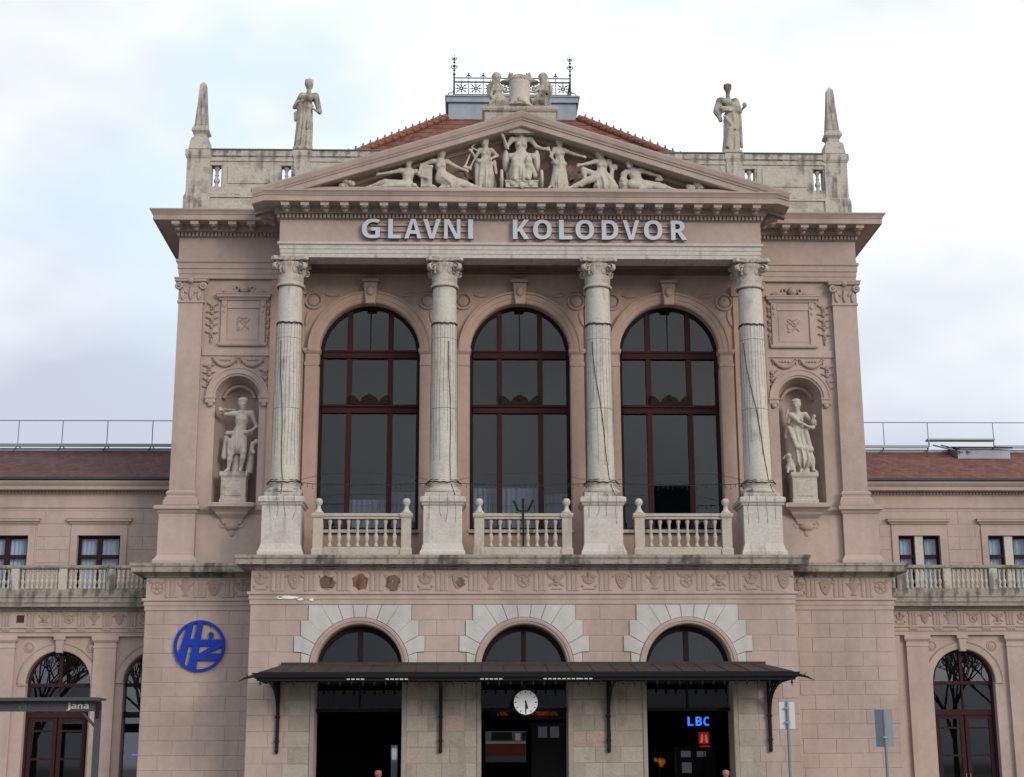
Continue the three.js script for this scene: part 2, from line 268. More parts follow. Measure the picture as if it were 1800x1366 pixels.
function hand(C, wr, dir, hh, side) {
  const d = unit(dir), s = unit(cross(d, [0.2, 0.3, 1])), u = cross(s, d), palm = add3(wr, d, hh * 0.3);
  C.cap(wr, palm, hh * 0.1, hh * 0.12, hh * 0.1);
  [-0.11, -0.04, 0.04, 0.11].forEach((o, i) => { const r = add3(palm, s, o * hh), L = hh * [0.2, 0.26, 0.25, 0.2][i], k1 = add3(r, d, L * 0.6), tip = add3(add3(k1, d, L * 0.35), u, -L * 0.4); C.cap(r, k1, hh * 0.046, hh * 0.043, hh * 0.03).cap(k1, tip, hh * 0.043, hh * 0.036, hh * 0.02); });
  C.cap(add3(wr, d, hh * 0.1), add3(add3(wr, d, hh * 0.32), s, side * hh * 0.2), hh * 0.055, hh * 0.045, hh * 0.04);
}
function head(C, c, face, hh, hair = 'short') {
  const f = unit(face), r = unit(cross([0, 1, 0], f)), u = cross(f, r), o = (a, b, d) => [0, 1, 2].map((i) => c[i] + r[i] * a * hh + u[i] * b * hh + f[i] * d * hh);
  C.ell(c, [hh * 0.36, hh * 0.46, hh * 0.4], 0.03).cap(o(0, -0.1, 0.08), o(0, -0.36, 0.16), hh * 0.26, hh * 0.14, hh * 0.1);
  C.cap(o(-0.16, 0.12, 0.31), o(0.16, 0.12, 0.31), hh * 0.07, hh * 0.07, hh * 0.06).cap(o(0, 0.1, 0.38), o(0, -0.07, 0.46), hh * 0.035, hh * 0.065, hh * 0.05);
  C.ell(o(-0.14, 0.03, 0.42), [hh * 0.09, hh * 0.06, hh * 0.07], hh * 0.05, true).ell(o(0.14, 0.03, 0.42), [hh * 0.09, hh * 0.06, hh * 0.07], hh * 0.05, true);
  C.cap(o(-0.08, -0.2, 0.36), o(0.08, -0.2, 0.36), hh * 0.04, hh * 0.04, hh * 0.02).ell(o(0, -0.35, 0.28), [hh * 0.09, hh * 0.08, hh * 0.08], hh * 0.05);
  both((s) => C.ell(o(s * 0.36, -0.02, -0.02), [hh * 0.06, hh * 0.11, hh * 0.07], hh * 0.03));
  if (hair !== 'none') { C.ell(o(0, 0.14, -0.08), [hh * 0.43, hh * 0.42, hh * 0.43], hh * 0.05); for (let i = 0; i < 9; i++) { const a = i / 9 * Math.PI * 2; C.ell(o(Math.cos(a) * 0.3, 0.36, Math.sin(a) * 0.28 - 0.06), [hh * 0.13, hh * 0.1, hh * 0.13], hh * 0.04); } }
  if (hair === 'bun') C.ell(o(0, 0.12, -0.5), [hh * 0.2, hh * 0.2, hh * 0.2], hh * 0.08).cap(o(-0.34, 0.0, 0.0), o(-0.2, -0.42, -0.18), hh * 0.12, hh * 0.1, hh * 0.06).cap(o(0.34, 0.0, 0.0), o(0.2, -0.42, -0.18), hh * 0.12, hh * 0.1, hh * 0.06);
  if (hair === 'crown') { for (let i = -2; i <= 2; i++) C.cap(o(i * 0.13, 0.45, 0.12), o(i * 0.15, 0.66, 0.12), hh * 0.1, hh * 0.07, hh * 0.04); }
  if (hair === 'cap') C.ell(o(0, 0.27, -0.02), [hh * 0.42, hh * 0.24, hh * 0.44], hh * 0.06);
  if (hair === 'veil') C.cap(o(0, 0.2, -0.15), o(0, -0.6, -0.35), hh * 0.42, hh * 0.5, hh * 0.08);
}
function human(C, j, hh, hair) {
  head(C, j.head, j.face || [0, 0, 1], hh, hair);
  const neck = mid(j.shL, j.shR), f = j.fem ? 0.86 : 1, kk = hh * 0.16;
  C.cap(add3(j.head, [0, -hh * 0.3, 0]), add3(neck, [0, hh * 0.05, 0]), hh * 0.2, hh * 0.24, kk);
  C.cap(j.shL, j.shR, hh * 0.25 * f, hh * 0.25 * f, kk, 0.9);
  const chest = mid(neck, j.hip, 0.3), waist = mid(neck, j.hip, 0.68);
  C.cap(neck, chest, hh * 0.36 * f, hh * 0.52 * f, kk, 0.75).cap(chest, waist, hh * 0.5 * f, hh * 0.4 * f, kk, 0.78).cap(waist, j.hip, hh * 0.4 * f, hh * 0.48, kk, 0.82);
  const side = unit(cross(unit(add3(neck, j.hip, -1)), [0, 0, 1]));
  for (const s of [-1, 1]) C.ell(add3(add3(chest, side, s * hh * 0.22), [0, 0, 1], hh * 0.3), [hh * 0.2, hh * (j.fem ? 0.19 : 0.14), hh * (j.fem ? 0.18 : 0.1)], hh * 0.1);
  for (const [sh, el, wr, dir, s] of [[j.shL, j.elL, j.wrL, j.hdL, 1], [j.shR, j.elR, j.wrR, j.hdR, -1]]) if (el) { C.cap(sh, el, hh * 0.21, hh * 0.15, kk).cap(el, wr, hh * 0.16, hh * 0.1, hh * 0.1); hand(C, wr, dir || add3(wr, el, -1), hh, s); }
  for (const [kn, an, toe, s] of [[j.knL, j.anL, j.toeL, -1], [j.knR, j.anR, j.toeR, 1]]) if (kn) { const h0 = add3(j.hip, side, s * hh * 0.26); C.cap(h0, kn, hh * 0.36, hh * 0.23, kk).cap(kn, mid(kn, an, 0.35), hh * 0.23, hh * 0.23, hh * 0.1).cap(mid(kn, an, 0.35), an, hh * 0.22, hh * 0.12, hh * 0.1); if (toe) C.cap(an, toe, hh * 0.15, hh * 0.09, hh * 0.08).cap(add3(an, [0, 0, -hh * 0.08]), toe, hh * 0.12, hh * 0.08, hh * 0.08); }
}
const sheet = (ox, oy, kx, ky) => (x, y, z = 0) => [(x - ox) * kx, (oy - y) * ky, z];
const figures = {};
{ // robed woman for the parapet
  const s = sheet(300, 1190, 0.00227, 0.00245), C = new Clay(), hh = 0.33;
  human(C, { fem: 1, head: s(345, 232, 0.04), face: [-0.12, -0.12, 1], shL: s(248, 388), shR: s(442, 388), elL: s(142, 566, 0.03), wrL: s(215, 520, 0.24), hdL: [0.6, 0.1, 0.3], elR: s(508, 628, -0.02), wrR: s(425, 610, 0.2), hdR: [-1, 0.25, 0.25], hip: s(300, 640) }, hh, 'bun');
  C.cap(s(250, 400), s(180, 540, 0.02), 0.11, 0.1, 0.06).cap(s(442, 400), s(505, 600, -0.02), 0.11, 0.08, 0.06).cap(s(240, 440, 0.14), s(420, 440, 0.14), 0.08, 0.07, 0.08).cap(s(255, 590, 0.12), s(400, 560, 0.14), 0.06, 0.06, 0.05);
  C.skirt(s(296, 620), s(292, 1130), 0.25, 0.27, 9, 0.028, 0.08, 0.85, 2).cap(s(165, 640, -0.02), s(158, 740, -0.02), 0.07, 0.04, 0.06).cap(s(370, 640, 0.18), s(352, 890, 0.22), 0.055, 0.03, 0.05).cap(s(345, 640, 0.2), s(290, 880, 0.22), 0.04, 0.03, 0.05);
  C.blk(s(290, 1170), [0.3, 0.035, 0.27], 0.02, 0.04); both((q) => C.cap(s(290 + q * 45, 1155, 0.2), s(285 + q * 55, 1162, 0.29), 0.06, 0.05, 0.04));
  figures.robed = C.mesh(0.017);
}
{ // cloaked woman for the parapet
  const s = sheet(465, 1225, 0.00227, 0.00245), C = new Clay(), hh = 0.31;
  human(C, { fem: 1, head: s(440, 282, 0.05), face: [0.15, -0.2, 1], shL: s(322, 450), shR: s(556, 446), elL: s(272, 640, 0.02), wrL: s(400, 625, 0.24), hdL: [1, 0, 0.2], elR: s(612, 600, -0.02), wrR: s(655, 575, 0.2), hdR: [0.1, 1, 0.2], hip: s(470, 690) }, hh, 'cap');
  C.cap(s(330, 470), s(275, 600, 0.02), 0.15, 0.13, 0.08).cap(s(285, 600, 0), s(318, 735, 0.02), 0.11, 0.06, 0.06).cap(s(550, 470), s(600, 600, -0.02), 0.13, 0.09, 0.07).cap(s(340, 470, 0.14), s(560, 560, 0.16), 0.1, 0.09, 0.08).cap(s(340, 590, 0.17), s(590, 610, 0.14), 0.09, 0.08, 0.06);
  C.skirt(s(480, 690), s(462, 1180), 0.25, 0.26, 8, 0.026, 0.08, 0.85, 5).cap(s(612, 660, -0.02), s(616, 1095, -0.02), 0.05, 0.055, 0.05).cap(s(370, 700, 0.17), s(500, 880, 0.24), 0.05, 0.06, 0.05).cap(s(500, 690, 0.2), s(520, 850, 0.23), 0.05, 0.03, 0.05).cap(s(440, 900, 0.22), s(390, 1120, 0.2), 0.09, 0.06, 0.08);
  C.blk(s(465, 1205), [0.29, 0.035, 0.26], 0.02, 0.04); C.ell(s(668, 545, 0.22), [0.07, 0.09, 0.07], 0.03);
  figures.cloaked = C.mesh(0.017);
}
{ // half-clad labourer with a hammer
  const s = sheet(310, 790, 0.00434, 0.00427), C = new Clay(), hh = 0.39;
  human(C, { head: s(352, 250, 0.1), face: [0.4, -0.15, 1], shL: s(285, 326, 0.02), shR: s(412, 322, 0.02), elL: s(205, 335, 0.08), wrL: s(208, 318, 0.32), hdL: [-0.2, 0, 1], elR: s(457, 425, -0.06), wrR: s(415, 470, 0.14), hdR: [-1, -0.2, 0.3], hip: s(335, 490), knL: s(272, 650, 0.08), anL: s(258, 762, 0.02), toeL: s(240, 785, 0.17), knR: s(372, 632, 0.14), anR: s(352, 762, 0.06), toeR: s(352, 785, 0.22) }, hh, 'cap');
  C.cap(s(190, 305, 0.3), s(300, 288, -0.1), 0.025, 0.025, 0.02).blk(s(190, 318, 0.3), [0.04, 0.1, 0.05], 0.015);
  C.skirt(s(325, 470), s(318, 585, 0.03), 0.19, 0.24, 8, 0.03, 0.06, 0.8, 3).cap(s(240, 480, 0.05), s(415, 480, 0.05), 0.07, 0.07, 0.05).cap(s(235, 500, -0.08), s(222, 660, -0.08), 0.09, 0.11, 0.06).cap(s(262, 540, 0.14), s(258, 630, 0.1), 0.06, 0.05, 0.05);
  C.cap(s(408, 785, -0.12), s(424, 640, -0.08), 0.13, 0.1, 0.05).cap(s(424, 640, -0.05), s(432, 560, 0), 0.09, 0.08, 0.05).ell(s(460, 548, 0.04), [0.09, 0.085, 0.09], 0.03).ell(s(440, 630, 0.06), [0.08, 0.08, 0.08], 0.04).cap(s(310, 785, -0.15), s(310, 600, -0.15), 0.16, 0.12, 0.05);
  figures.labourer = C.mesh(0.0165);
}
{ // country girl with a jar and a lamb
  const s = sheet(370, 805, 0.00434, 0.00427), C = new Clay(), hh = 0.37;
  human(C, { fem: 1, head: s(336, 262, 0.1), face: [-0.35, -0.4, 1], shL: s(297, 340, 0), shR: s(408, 336, 0), elL: s(338, 402, 0.22), wrL: s(420, 448, 0.26), hdL: [1, 0, 0], elR: s(476, 415, 0.02), wrR: s(452, 456, 0.16), hdR: [-0.8, 0.2, 0.3], hip: s(345, 480), knL: s(352, 690, 0.06), anL: s(352, 778, 0.03), toeL: s(342, 798, 0.2), knR: s(440, 690, 0.08), anR: s(446, 778, 0.06), toeR: s(462, 798, 0.22) }, hh, 'bun');
  C.ell(s(462, 405, 0.14), [0.1, 0.12, 0.1], 0.03).cap(s(462, 380, 0.14), s(468, 355, 0.14), 0.045, 0.06, 0.02).cap(s(300, 345, -0.05), s(280, 400, -0.06), 0.1, 0.07, 0.06).cap(s(275, 300, -0.02), s(262, 360, -0.05), 0.05, 0.04, 0.05);
  C.skirt(s(342, 450), s(375, 690, 0.02), 0.19, 0.3, 10, 0.03, 0.07, 0.8, 4).cap(s(275, 450, 0.1), s(320, 600, 0.2), 0.08, 0.06, 0.06).cap(s(320, 600, 0.2), s(430, 620, 0.16), 0.06, 0.09, 0.06).cap(s(400, 470, 0.12), s(425, 620, 0.14), 0.08, 0.09, 0.06).cap(s(262, 470, 0), s(250, 520, 0), 0.07, 0.04, 0.05).cap(s(395, 795, -0.1), s(395, 690, -0.1), 0.16, 0.16, 0.05);
  C.ell(s(275, 755, 0.02), [0.17, 0.15, 0.13], 0.05).ell(s(258, 668, 0.12), [0.1, 0.085, 0.12], 0.04).cap(s(262, 690, 0.06), s(278, 735, 0.04), 0.09, 0.11, 0.06).cap(s(232, 672, 0.1), s(220, 690, 0.08), 0.035, 0.03, 0.03).cap(s(250, 770, 0.12), s(246, 802, 0.14), 0.045, 0.04, 0.03).cap(s(300, 780, 0.1), s(296, 802, 0.12), 0.05, 0.04, 0.03);
  figures.shepherdess = C.mesh(0.0165);
}
// pediment figures, drawn on one sheet (units of the drawing: 0.0187 m across, 0.0196 m up)
const ped = (ox) => (x, y, z = 0) => [(x - ox) * 0.0187, (331.5 + 0.0045 * (x - 913) - y) * 0.0196, z];
const pedX = (ox) => (ox - 913.5) * 0.0187;
{ // nude man reclining, left arm stretched out
  const s = ped(700), C = new Clay(), hh = 0.335;
  human(C, { head: s(716, 283, 0.1), face: [-0.5, 0, 1], shL: s(703, 298, 0.08), shR: s(729, 299, 0.02), elL: s(686, 302, 0.12), wrL: s(671, 305, 0.16), elR: s(739, 308, 0.02), wrR: s(746, 311, 0.12), hip: s(714, 320, 0.02), knL: s(677, 318, 0.14), anL: s(652, 326, 0.1), toeL: s(643, 329, 0.12), knR: s(685, 326, 0.2), anR: s(664, 329, 0.18), toeR: s(655, 330, 0.22) }, hh);
  C.cap(s(690, 330, 0), s(728, 330, 0), 0.1, 0.14, 0.06).cap(s(700, 324, 0.14), s(722, 328, 0.16), 0.08, 0.09, 0.06).ell(s(726, 326, 0.2), [0.1, 0.08, 0.1], 0.03).cap(s(655, 331, 0), s(700, 331, 0), 0.06, 0.08, 0.05);
  figures.reclining = C.mesh(0.0155);
}
{ // woman reclining against a pillar, drapery over the legs
  const s = ped(785), C = new Clay(), hh = 0.345;
  human(C, { fem: 1, head: s(774, 267, 0.1), face: [0.2, 0.1, 1], shL: s(759, 281, 0.04), shR: s(784, 282, 0.04), elL: s(740, 287, 0), wrL: s(738, 298, 0.1), elR: s(799, 291, 0.06), wrR: s(811, 296, 0.1), hip: s(776, 312, 0.04), knL: s(797, 319, 0.24), anL: s(790, 329, 0.2), toeL: s(784, 330, 0.3), knR: s(806, 317, 0.14), anR: s(834, 327, 0.12), toeR: s(843, 329, 0.16) }, hh, 'bun');
  C.skirt(s(776, 308, 0.04), s(795, 323, 0.12), 0.22, 0.24, 7, 0.02, 0.06, 0.9, 2).cap(s(790, 318, 0.14), s(828, 327, 0.12), 0.15, 0.07, 0.06).cap(s(775, 329, 0.1), s(800, 330, 0.16), 0.1, 0.09, 0.06);
  C.blk(s(749, 309, -0.1), [0.15, 0.36, 0.12], 0.03, 0.03).blk(s(749, 290, -0.1), [0.19, 0.03, 0.15], 0.02, 0.02).ell(s(754, 327, 0.1), [0.24, 0.09, 0.16], 0.05);
  figures.pillarWoman = C.mesh(0.0155);
}
{ // standing woman with a lyre
  const s = ped(850), C = new Clay(), hh = 0.325;
  human(C, { fem: 1, head: s(849, 248, 0.1), face: [-0.2, 0, 1], shL: s(841, 262, 0.04), shR: s(861, 262, 0.04), elL: s(833, 275, 0.04), wrL: s(829, 270, 0.2), hdL: [-0.5, 0.6, 0.2], elR: s(871, 270, -0.02), wrR: s(862, 277, 0.12), hip: s(852, 284, 0.03), knL: s(844, 307, 0.1), anL: s(842, 324, 0.03), toeL: s(841, 330, 0.15), knR: s(859, 306, 0.14), anR: s(862, 322, 0.02), toeR: s(866, 328, 0.12) }, hh, 'bun');
  C.skirt(s(851, 281, 0.03), s(853, 320, 0.02), 0.17, 0.26, 7, 0.03, 0.06, 0.75, 3).cap(s(838, 281, 0.1), s(862, 287, 0.12), 0.07, 0.05, 0.05).cap(s(866, 280, -0.05), s(869, 300, -0.05), 0.06, 0.05, 0.05).cap(s(836, 285, 0), s(838, 325, 0), 0.08, 0.09, 0.05);
  C.cap(s(816, 292, 0.1), s(828, 262, 0.12), 0.035, 0.03, 0.02).cap(s(824, 294, 0.1), s(838, 268, 0.12), 0.03, 0.03, 0.02).cap(s(828, 259, 0.12), s(840, 266, 0.12), 0.028, 0.028, 0.02).cap(s(815, 292, 0.1), s(825, 295, 0.1), 0.05, 0.05, 0.03).cap(s(827, 258, 0.12), s(833, 253, 0.12), 0.025, 0.02, 0.02);
  figures.lyre = C.mesh(0.015);
}
{ // enthroned crowned woman with a sceptre
  const s = ped(913), C = new Clay(), hh = 0.385;
  human(C, { fem: 1, head: s(914, 232, 0.1), face: [0, -0.1, 1], shL: s(898, 247, 0.04), shR: s(929, 247, 0.04), elL: s(889, 260, 0.04), wrL: s(884, 248, 0.22), hdL: [-0.4, 0.8, 0.2], elR: s(939, 259, 0.04), wrR: s(950, 265, 0.16), hdR: [1, -0.1, 0.2], hip: s(913, 279, 0), knL: s(902, 288, 0.42), anL: s(904, 314, 0.34), toeL: s(902, 320, 0.48), knR: s(925, 288, 0.42), anR: s(922, 312, 0.3), toeR: s(925, 319, 0.46) }, hh, 'crown');
  C.skirt(s(913, 281, 0.1), s(913, 310, 0.2), 0.28, 0.33, 8, 0.035, 0.08, 0.8, 6).cap(s(896, 277, 0.14), s(932, 277, 0.14), 0.1, 0.1, 0.06).cap(s(908, 285, 0.4), s(900, 316, 0.34), 0.06, 0.08, 0.05).cap(s(925, 288, 0.4), s(936, 312, 0.28), 0.07, 0.08, 0.06);
  C.cap(s(880, 236, 0.24), s(892, 268, 0.3), 0.028, 0.028, 0.02).ell(s(878, 234, 0.24), [0.1, 0.11, 0.09], 0.03).blk(s(913, 292, -0.12), [0.42, 0.4, 0.1], 0.04, 0.03).ell(s(888, 283, 0.02), [0.11, 0.36, 0.2], 0.04).ell(s(939, 283, 0.02), [0.11, 0.36, 0.2], 0.04);
  figures.crowned = C.mesh(0.0165);
}
{ // standing woman turning to the right
  const s = ped(980), C = new Clay(), hh = 0.325;
  human(C, { fem: 1, head: s(981, 248, 0.08), face: [-0.3, 0, 1], shL: s(972, 260, 0.04), shR: s(989, 262, 0.04), elL: s(966, 273, 0.08), wrL: s(971, 282, 0.18), elR: s(1005, 269, 0.08), wrR: s(1017, 273, 0.12), hip: s(981, 285, 0.03), knL: s(974, 308, 0.12), anL: s(966, 323, 0.08), toeL: s(961, 329, 0.16) }, hh, 'short');
  C.skirt(s(981, 284, 0.03), s(979, 318, 0.02), 0.18, 0.25, 7, 0.03, 0.06, 0.75, 1).cap(s(970, 284, 0.1), s(990, 286, 0.1), 0.07, 0.06, 0.05).cap(s(977, 300, 0.12), s(968, 320, 0.1), 0.1, 0.07, 0.06).cap(s(962, 258, 0.1), s(966, 270, 0.1), 0.035, 0.03, 0.02).blk(s(984, 328, 0), [0.2, 0.05, 0.14], 0.02, 0.05);
  figures.turning = C.mesh(0.015);
}
{ // seated woman, knee drawn up
  const s = ped(1040), C = new Clay(), hh = 0.345;
  human(C, { fem: 1, head: s(1051, 268, 0.1), face: [-0.3, 0, 1], shL: s(1043, 281, 0.04), shR: s(1067, 281, 0.04), elL: s(1029, 286, 0.1), wrL: s(1020, 289, 0.18), elR: s(1071, 295, 0.02), wrR: s(1069, 306, 0.12), hip: s(1054, 307, 0.02), knL: s(1022, 297, 0.16), anL: s(1026, 318, 0.12), toeL: s(1018, 326, 0.2), knR: s(1031, 315, 0.2), anR: s(1006, 325, 0.16), toeR: s(997, 330, 0.2) }, hh, 'bun');
  C.skirt(s(1053, 303, 0.04), s(1060, 322, 0.06), 0.2, 0.3, 8, 0.03, 0.06, 0.85, 4).cap(s(1050, 308, 0.12), s(1030, 316, 0.18), 0.14, 0.1, 0.06).cap(s(1030, 316, 0.18), s(1008, 326, 0.16), 0.1, 0.07, 0.06).cap(s(1045, 325, 0.1), s(1075, 326, 0.06), 0.12, 0.13, 0.06).ell(s(1077, 290, 0), [0.09, 0.11, 0.09], 0.05).cap(s(1072, 310, 0.02), s(1074, 286, 0.02), 0.04, 0.03, 0.03).ell(s(1068, 321, 0.14), [0.16, 0.2, 0.12], 0.05);
  figures.seated = C.mesh(0.0155);
}
{ // bearded man reclining on a jar, right arm out
  const s = ped(1130), C = new Clay(), hh = 0.335;
  human(C, { head: s(1104, 284, 0.1), face: [-0.2, 0, 1], shL: s(1098, 299, 0.04), shR: s(1123, 296, 0.04), elL: s(1090, 311, 0.06), wrL: s(1092, 318, 0.18), elR: s(1139, 302, 0.08), wrR: s(1149, 306, 0.12), hip: s(1120, 319, 0.02), knL: s(1140, 325, 0.2), anL: s(1128, 330, 0.22), toeL: s(1120, 331, 0.26), knR: s(1153, 322, 0.1), anR: s(1179, 330, 0.08), toeR: s(1189, 332, 0.12) }, hh);
  C.cap(s(1106, 321, 0.08), s(1134, 328, 0.1), 0.16, 0.14, 0.08).cap(s(1130, 321, 0.12), s(1160, 328, 0.1), 0.12, 0.07, 0.06).ell(s(1094, 320, 0.02), [0.17, 0.24, 0.15], 0.04).cap(s(1094, 308, 0.02), s(1094, 303, 0.02), 0.09, 0.11, 0.02).ell(s(1154, 312, 0.06), [0.14, 0.07, 0.08], 0.04).ell(s(1102, 291, 0.2), [0.07, 0.08, 0.05], 0.04);
  figures.jarMan = C.mesh(0.0155);
}
{ // crouching winged genius beside the urn
  const s = sheet(690, 652, 0.0031, 0.0034), C = new Clay(), hh = 0.29;
  human(C, { fem: 1, head: s(668, 318, 0.06), face: [0.45, -0.1, 1], shL: s(632, 415, 0.02), shR: s(716, 415, 0.02), elL: s(602, 500, 0.06), wrL: s(630, 560, 0.16), elR: s(752, 470, 0.1), wrR: s(800, 470, 0.12), hip: s(680, 545, -0.02), knL: s(700, 590, 0.3), anL: s(640, 632, 0.3), toeL: s(620, 645, 0.36), knR: s(790, 570, 0.2), anR: s(760, 635, 0.2), toeR: s(800, 646, 0.26) }, hh, 'veil');
  C.ell(s(662, 295, -0.02), [0.16, 0.15, 0.16], 0.05).ell(s(600, 430, -0.12), [0.13, 0.3, 0.08], 0.05).cap(s(590, 390, -0.14), s(612, 500, -0.12), 0.09, 0.07, 0.05).skirt(s(690, 540, 0.02), s(690, 610, 0.06), 0.22, 0.32, 7, 0.03, 0.08, 0.9, 2).cap(s(590, 640, 0.05), s(790, 640, 0.05), 0.1, 0.1, 0.08);
  figures.genius = C.mesh(0.016);
}

// ---------------------------------------------------------------- the ground
{
  const g = new THREE.Mesh(join(box(-220, 220, -0.6, -0.2, -220, 220)), M.ground); g.name = 'ground'; g.userData = { kind: 'structure' }; scene.add(g);
}
// ---------------------------------------------------------------- station pavilion
const BAY = 4.98, bays = [-BAY, 0, BAY], G0 = -0.2, R = rng(7);
const pav = thing('station_pavilion', 'tall pink station pavilion with four white columns under a pediment', 'building');
// profiles shared by pavilion and wings
const profArch = [[-0.2, 6.39], [0.025, 6.39], [0.025, 6.54], [0.05, 6.54], [0.05, 6.66], [0.1, 6.69], [0.1, 6.765], [-0.2, 6.765]];
const lowPath = [[-11.85, -9], [-11.85, -1.9], [-8.3, -1.9], [-8.3, 0], [8.3, 0], [8.3, -1.9], [11.85, -1.9], [11.85, -9]];

// --- ground storey, middle
{
  const s = new THREE.Shape(); s.moveTo(-8.3, G0);
  for (const c of bays) { s.lineTo(c - 1.3, G0); s.lineTo(c - 1.3, 4.48); s.absarc(c, 4.48, 1.3, Math.PI, 0, true); s.lineTo(c + 1.3, G0); }
  s.lineTo(8.3, G0); s.lineTo(8.3, 6.6); s.lineTo(-8.3, 6.6); s.closePath();
  const wall = part(pav, 'wall', [ext(s, -0.95, -0.014, 0, 40), box(-8.3, -7.7, G0, 7.4, -2.6, -0.951), box(7.7, 8.3, G0, 7.4, -2.6, -0.951)], M.pink, 'ground storey wall of pink ashlar round the entrances');
  const rows = [4.48, 4.95, 5.43, 5.9, 6.38], hw = [1.75, 1.97, 1.78, 1.56];
  const put = (x0, x1, y0, y1, m) => part(wall, 'block', block(x0 + 0.006, x1 - 0.006, y0 + 0.006, y1 - 0.006, -0.03, (R() - 0.5) * 0.006), m);
  for (let r = 0; r < 4; r++) {
    const y0 = rows[r], y1 = rows[r + 1], segs = [[-8.3, -BAY - hw[r]], [-BAY + hw[r], -hw[r]], [hw[r], BAY - hw[r]], [BAY + hw[r], 8.3]];
    segs.forEach(([a, b], i) => { const n = b - a > 1.55 ? 2 : (b - a > 1.3 ? 2 : 1), off = (r % 2 ? 0.1 : -0.12) * (i < 2 ? 1 : -1); if (n === 1) put(a, b, y0, y1, M.blocks[Math.floor(R() * 4)]); else { const m = (a + b) / 2 + off * (b - a); put(a, m, y0, y1, M.blocks[Math.floor(R() * 4)]); put(m, b, y0, y1, M.blocks[Math.floor(R() * 4)]); } });
  }
  for (let r = 0; r < 10; r++) {   // below the canopy: dressed stone piers, pink only at the outer ends
    const y1 = 4.48 - r * 0.468, y0 = y1 - 0.468;
    for (const [a, b] of [[-BAY + 1.44, -1.44], [1.44, BAY - 1.44]]) { const cuts = [a]; let x = a + (r % 2 ? 0.55 : 0.28) + R() * 0.12; while (x < b - 0.3) { cuts.push(x); x += 0.5 + R() * 0.3; } cuts.push(b); for (let i = 0; i < cuts.length - 1; i++) put(cuts[i], cuts[i + 1], y0, y1, M.pier[Math.floor(R() * 3.3)]); }
    both((q) => { const st = BAY + 1.44 + (r % 2 ? 0.62 : 0.78), S = (u, v, m) => q > 0 ? put(u, v, y0, y1, m) : put(-v, -u, y0, y1, m); S(BAY + 1.44, st, M.pier[Math.floor(R() * 3)]); S(st, st + (r % 2 ? 0.75 : 0.45), M.blocks[Math.floor(R() * 4)]); S(st + (r % 2 ? 0.75 : 0.45), 8.3, M.blocks[Math.floor(R() * 4)]); });
  }
  for (const c of bays) both((q) => part(wall, 'door_jamb', q > 0 ? block(c + 1.305, c + 1.432, G0, 4.47, -0.03, 0.02) : block(c - 1.432, c - 1.305, G0, 4.47, -0.03, 0.02), M.pier[1]));
}
// --- ground storey, recessed sides
both((q) => {
  const X = (a, b) => q > 0 ? [a, b] : [-b, -a];
  const wall = part(pav, 'wall', [box(...X(8.3, 11.85), G0, 6.6, -2.6, -1.914), box(...X(11.2, 11.85), G0, 7.4, -24, -2.601)], M.pink, 'ashlar side wall of the pavilion');
  for (let r = 0; r < 15; r++) {
    const y1 = 6.385 - r * 0.445, y0 = Math.max(G0, y1 - 0.445); let x = 8.31 + (r % 2 ? 0.45 : 0.9); const cuts = [8.305]; while (x < 11.6) { cuts.push(x + (R() - 0.5) * 0.03); x += 1.02; } cuts.push(11.85);
    for (let i = 0; i < cuts.length - 1; i++) { const [a, b] = X(cuts[i], cuts[i + 1]); part(wall, 'block', block(a + 0.006, b - 0.006, y0 + 0.006, y1 - 0.006, -1.93, -1.9 + (R() - 0.5) * 0.006), M.blocks[Math.floor(R() * 4)]); }
  }
});
